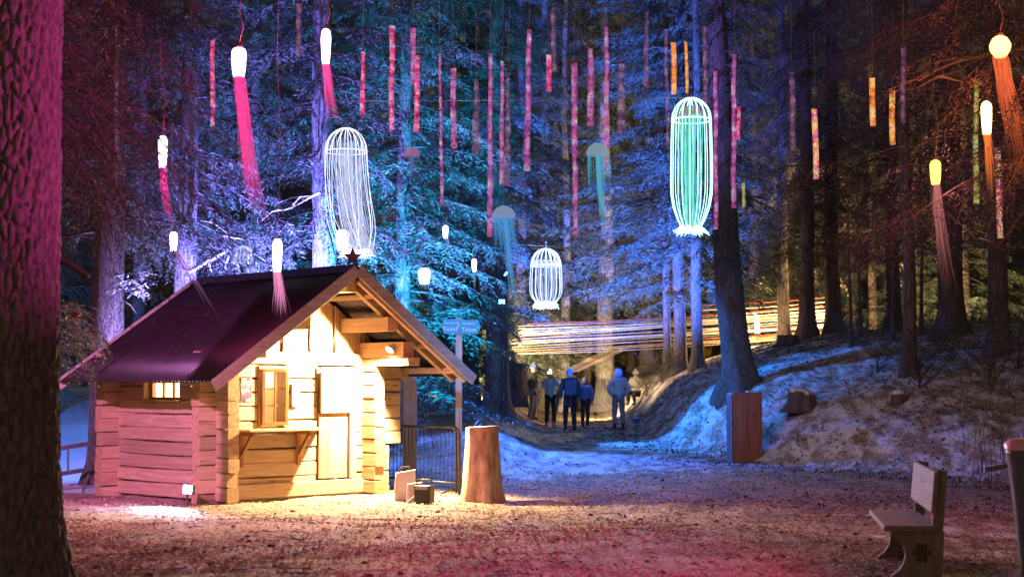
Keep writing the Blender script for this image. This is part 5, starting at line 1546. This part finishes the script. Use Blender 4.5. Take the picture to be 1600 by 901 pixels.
# ------------------------------------------------------------------ people
def skin_obj(name, verts, edges, radii, roots, mat, parent, sub=1):
    me = bpy.data.meshes.new(name)
    me.from_pydata(verts, edges, [])
    o = link_mesh(name, me, parent)
    bm = bmesh.new(); bm.from_mesh(me)
    lay = bm.verts.layers.skin.verify()
    bm.verts.ensure_lookup_table()
    for i, v in enumerate(bm.verts):
        r = radii[i]; v[lay].radius = r if hasattr(r, '__len__') else (r, r); v[lay].use_root = i in roots
    bm.to_mesh(me); bm.free()
    s = o.modifiers.new('skin', 'SKIN'); s.use_smooth_shade = True
    s2 = o.modifiers.new('sub', 'SUBSURF'); s2.levels = sub; s2.render_levels = sub
    me.materials.append(mat)
    return o
SKINM = plain('skin', (.5, .33, .25), (.42, .26, .2), 8, rough=.6)
def person(px, Y, h, rz, label, jacket, trousers, hat, stride=.12, arms='down', hood=False, pack=None, long_coat=False, sit=False, seed=0, pattern=None):
    x = (px - 800) / F_PX * Y
    e = empty('person', (x, Y, gz(x, Y) - .01), R(rz)); tag(e, label, 'person', 'visitors on the path')
    k = h / 1.72
    def S(p): return tuple(c * k for c in p)
    dz = -.45 if sit else 0
    pel, sp, ch, nk, hd, ht = (0, 0, .96 + dz), (0, -.01, 1.15 + dz), (0, -.01, 1.36 + dz), (0, -.01, 1.48 + dz), (0, -.03, 1.58 + dz), (0, -.025, 1.68 + dz)
    V = [pel, sp, ch, nk, hd, ht]; E = [(0, 1), (1, 2), (2, 3), (3, 4), (4, 5)]; Rr = [.13, .12, .14, .055, .09, .06]
    roots = {0}
    J = {}
    for s, sg in (('l', -1), ('r', 1)):
        hip = (sg * .09, 0, .9 + dz)
        if sit: kn, an, toe = (sg * .12, -.4, .5), (sg * .12, -.38, .1), (sg * .12, -.55, .04)
        else: kn, an, toe = (sg * .1, -stride * sg * .6 - .03, .5), (sg * .1, -stride * sg + .03, .09), (sg * .11, -stride * sg - .13, .035)
        sh = (sg * .18, 0, 1.40 + dz)
        if arms == 'down': el, wr = (sg * .25, .02, 1.13 + dz), (sg * .25, -.06, .88 + dz)
        elif arms == 'front': el, wr = (sg * .25, -.04, 1.15 + dz), (sg * .1, -.26, 1.16 + dz)
        elif arms == 'up': el, wr = (sg * .27, -.16, 1.22 + dz), (sg * .07, -.24, 1.50 + dz)
        elif arms == 'pockets': el, wr = (sg * .30, .08, 1.13 + dz), (sg * .17, -.1, .96 + dz)
        b = len(V)
        V += [hip, kn, an, toe, sh, el, wr]; E += [(0, b), (b, b+1), (b+1, b+2), (b+2, b+3), (2, b+4), (b+4, b+5), (b+5, b+6)]
        Rr += [.085, .06, .042, .035, .062, .045, .032]
        J[s] = (hip, kn, an, toe, sh, el, wr)
        # palm and five fingers, thumb at the side
        d = (Vector(wr) - Vector(el)).normalized(); sd = Vector((0, 1, 0)).cross(d); sd = sd.normalized() if sd.length > .1 else Vector((1, 0, 0))
        pm = Vector(wr) + d * .07
        V.append(tuple(pm)); Rr.append((.036, .02)); E.append((b + 6, len(V) - 1)); pi_ = len(V) - 1
        for f in range(4):
            st = pm + sd * (f - 1.5) * .019 + d * .012; L = (.06, .072, .066, .05)[f]
            n0 = len(V)
            V += [tuple(st), tuple(st + d * L * .55), tuple(st + d * L * .85 + Vector((0, -.018, 0)))]; Rr += [.010, .009, .008]; E += [(n0, n0+1), (n0+1, n0+2)]; roots.add(n0)
        st = Vector(wr) + d * .025 - sd * sg * .026; n0 = len(V)
        V += [tuple(st), tuple(st + d * .03 - sd * sg * .026), tuple(st + d * .058 - sd * sg * .03)]; Rr += [.012, .010, .008]; E += [(n0, n0+1), (n0+1, n0+2)]; roots.add(n0)
    sc = lambda r: tuple(c * k for c in r) if hasattr(r, '__len__') else r * k
    skin_obj('body', [S(p) for p in V], E, [sc(r) for r in Rr], roots, SKINM, e)
    # jacket
    jl, jr = J['l'], J['r']
    low = (0, .0, (.62 if long_coat else .84) + dz)
    JV = [ch, sp, pel, low, nk]; JE = [(0, 1), (1, 2), (2, 3), (0, 4)]; JR = [(.20, .15), (.18, .145), (.19, .155), (.20 if long_coat else .185, .165), (.085, .085)]
    for j in (jl, jr):
        b = len(JV); JV += [j[4], j[5], tuple(Vector(j[5]).lerp(Vector(j[6]), .93))]; JE += [(0, b), (b, b+1), (b+1, b+2)]; JR += [.092, .075, .055]
    skin_obj('jacket', [S(p) for p in JV], JE, [sc(r) for r in JR], {0}, jacket, e)
    TV = [(0, 0, .93 + dz)]; TE = []; TR = [(.155, .125)]
    for j in (jl, jr):
        b = len(TV); TV += [j[0], j[1], tuple(Vector(j[1]).lerp(Vector(j[2]), .92))]; TE += [(0, b), (b, b+1), (b+1, b+2)]; TR += [.105, .082, .07]
    skin_obj('trousers', [S(p) for p in TV], TE, [sc(r) for r in TR], {0}, trousers, e)
    for j in (jl, jr):
        skin_obj('boot', [S(tuple(Vector(j[2]) + Vector((0, .01, .1)))), S((j[2][0], j[2][1] + .02, j[2][2] - .03)), S(j[3])], [(0, 1), (1, 2)], [sc(.058), sc(.055), sc(.042)], {0}, M['black'], e)
    # hat or hood, hair
    prof = [(.0, .125), (.05, .118), (.088, .085), (.102, .03), (.103, -.01), (.10, -.02), (.0, -.02)]
    if hood: prof = [(.0, .13), (.06, .12), (.10, .085), (.12, .02), (.12, -.06), (.11, -.12), (.09, -.14), (0, -.14)]
    o = MB().lathe([(r * k, z * k) for r, z in prof], 16).build('hood' if hood else 'hat', hat, e, smooth=True)
    o.location = S((0, -.02 + (.022 if hood else 0), 1.615 + dz)); o.scale = (1, 1.12, 1)
    if not hood:
        MB().lathe([(.0, .03 * k), (.025 * k, .022 * k), (.034 * k, 0), (.02 * k, -.024 * k), (0, -.03 * k)], 10).build('pompom', hat, e, smooth=True).location = S((0, -.02, 1.76 + dz))
    # face: eyes, nose, mouth
    for sg in (-1, 1):
        MB().lathe([(0, .009 * k), (.009 * k, 0), (0, -.009 * k)], 8).build('eye', M['black'], e).location = S((sg * .032, -.118, 1.595 + dz))
    MB().add([S((-.014, -.115, 1.56 + dz)), S((.014, -.115, 1.56 + dz)), S((0, -.147, 1.562 + dz)), S((0, -.118, 1.60 + dz))], [(0, 1, 2), (0, 2, 3), (1, 3, 2)]).build('nose', SKINM, e)
    MB().box(S((-.022, -.116, 1.525 + dz)), S((.022, -.110, 1.532 + dz))).build('mouth', plain('lips', (.35, .12, .1), bump=0), e)
    if pack:
        mb = MB(); mb.box(S((-.15, .13, 1.0)), S((.15, .29, 1.42))); mb.box(S((-.11, .29, 1.03)), S((.11, .34, 1.2)))
        mb.build('backpack', pack, e, bevel=.05)
    return e
fab = lambda n, c: plain(n, c, tuple(v * .6 for v in c), 18, rough=.9)
DK = fab('dark_cloth', (.03, .03, .035)); NV = fab('navy_cloth', (.08, .10, .2)); LB = fab('light_blue_cloth', (.45, .6, .75)); WH = fab('white_wool', (.75, .75, .78)); GR = fab('grey_cloth', (.2, .22, .26)); BG = fab('beige_cloth', (.45, .4, .34)); RD = fab('red_cloth', (.5, .06, .12))
# checked jacket
m, nt, b, out = new_mat('checked_cloth')
ck = nt.nodes.new('ShaderNodeTexBrick'); ck.offset = 0; ck.inputs['Scale'].default_value = 9; ck.inputs['Mortar Size'].default_value = .06; ck.inputs['Color1'].default_value = (.22, .26, .42, 1); ck.inputs['Color2'].default_value = (.28, .30, .44, 1); ck.inputs['Mortar'].default_value = (.6, .6, .68, 1)
mp = nt.nodes.new('ShaderNodeMapping'); mp.inputs['Rotation'].default_value = (R(90), 0, 0); tc = nt.nodes.new('ShaderNodeTexCoord')
nt.links.new(tc.outputs['Object'], mp.inputs[0]); nt.links.new(mp.outputs[0], ck.inputs['Vector']); nt.links.new(ck.outputs['Color'], b.inputs['Base Color']); b.inputs['Roughness'].default_value = .9
CK = m
person(832, 47.5, 1.70, 75, 'person in dark jacket and blue cap standing beside the wide stump', DK, GR, fab('blue_cap', (.12, .2, .5)), .04, 'pockets')
person(860, 46.0, 1.66, 8, 'person in white pompom hat and light blue jacket lifting a camera', LB, DK, WH, .1, 'up')
person(890, 43.6, 1.72, 186, 'person in long navy coat and backpack walking up the path', NV, DK, fab('blue_beanie', (.12, .22, .5)), .2, 'down', pack=fab('blue_pack', (.12, .24, .5)), long_coat=True)
person(914, 46.0, 1.45, 170, 'shorter person in blue jacket walking right of the navy coat', fab('blue_jacket', (.10, .2, .55)), DK, NV, .1, 'down', hood=True)
person(966, 44.6, 1.74, 184, 'person in checked hooded jacket walking alone on the path', CK, GR, fab('blue_hood', (.2, .24, .45)), .14, 'pockets', hood=True)
person(993, 49.0, 1.5, -30, 'person in beige jacket crouching at the bank edge', BG, DK, fab('grey_hat', (.5, .48, .45)), .05, 'front', sit=True)
person(657, 37.0, 1.62, 15, 'person in pale cyan jacket behind the crowd barrier', LB, GR, fab('cyan_hat', (.3, .55, .65)), .08, 'front')
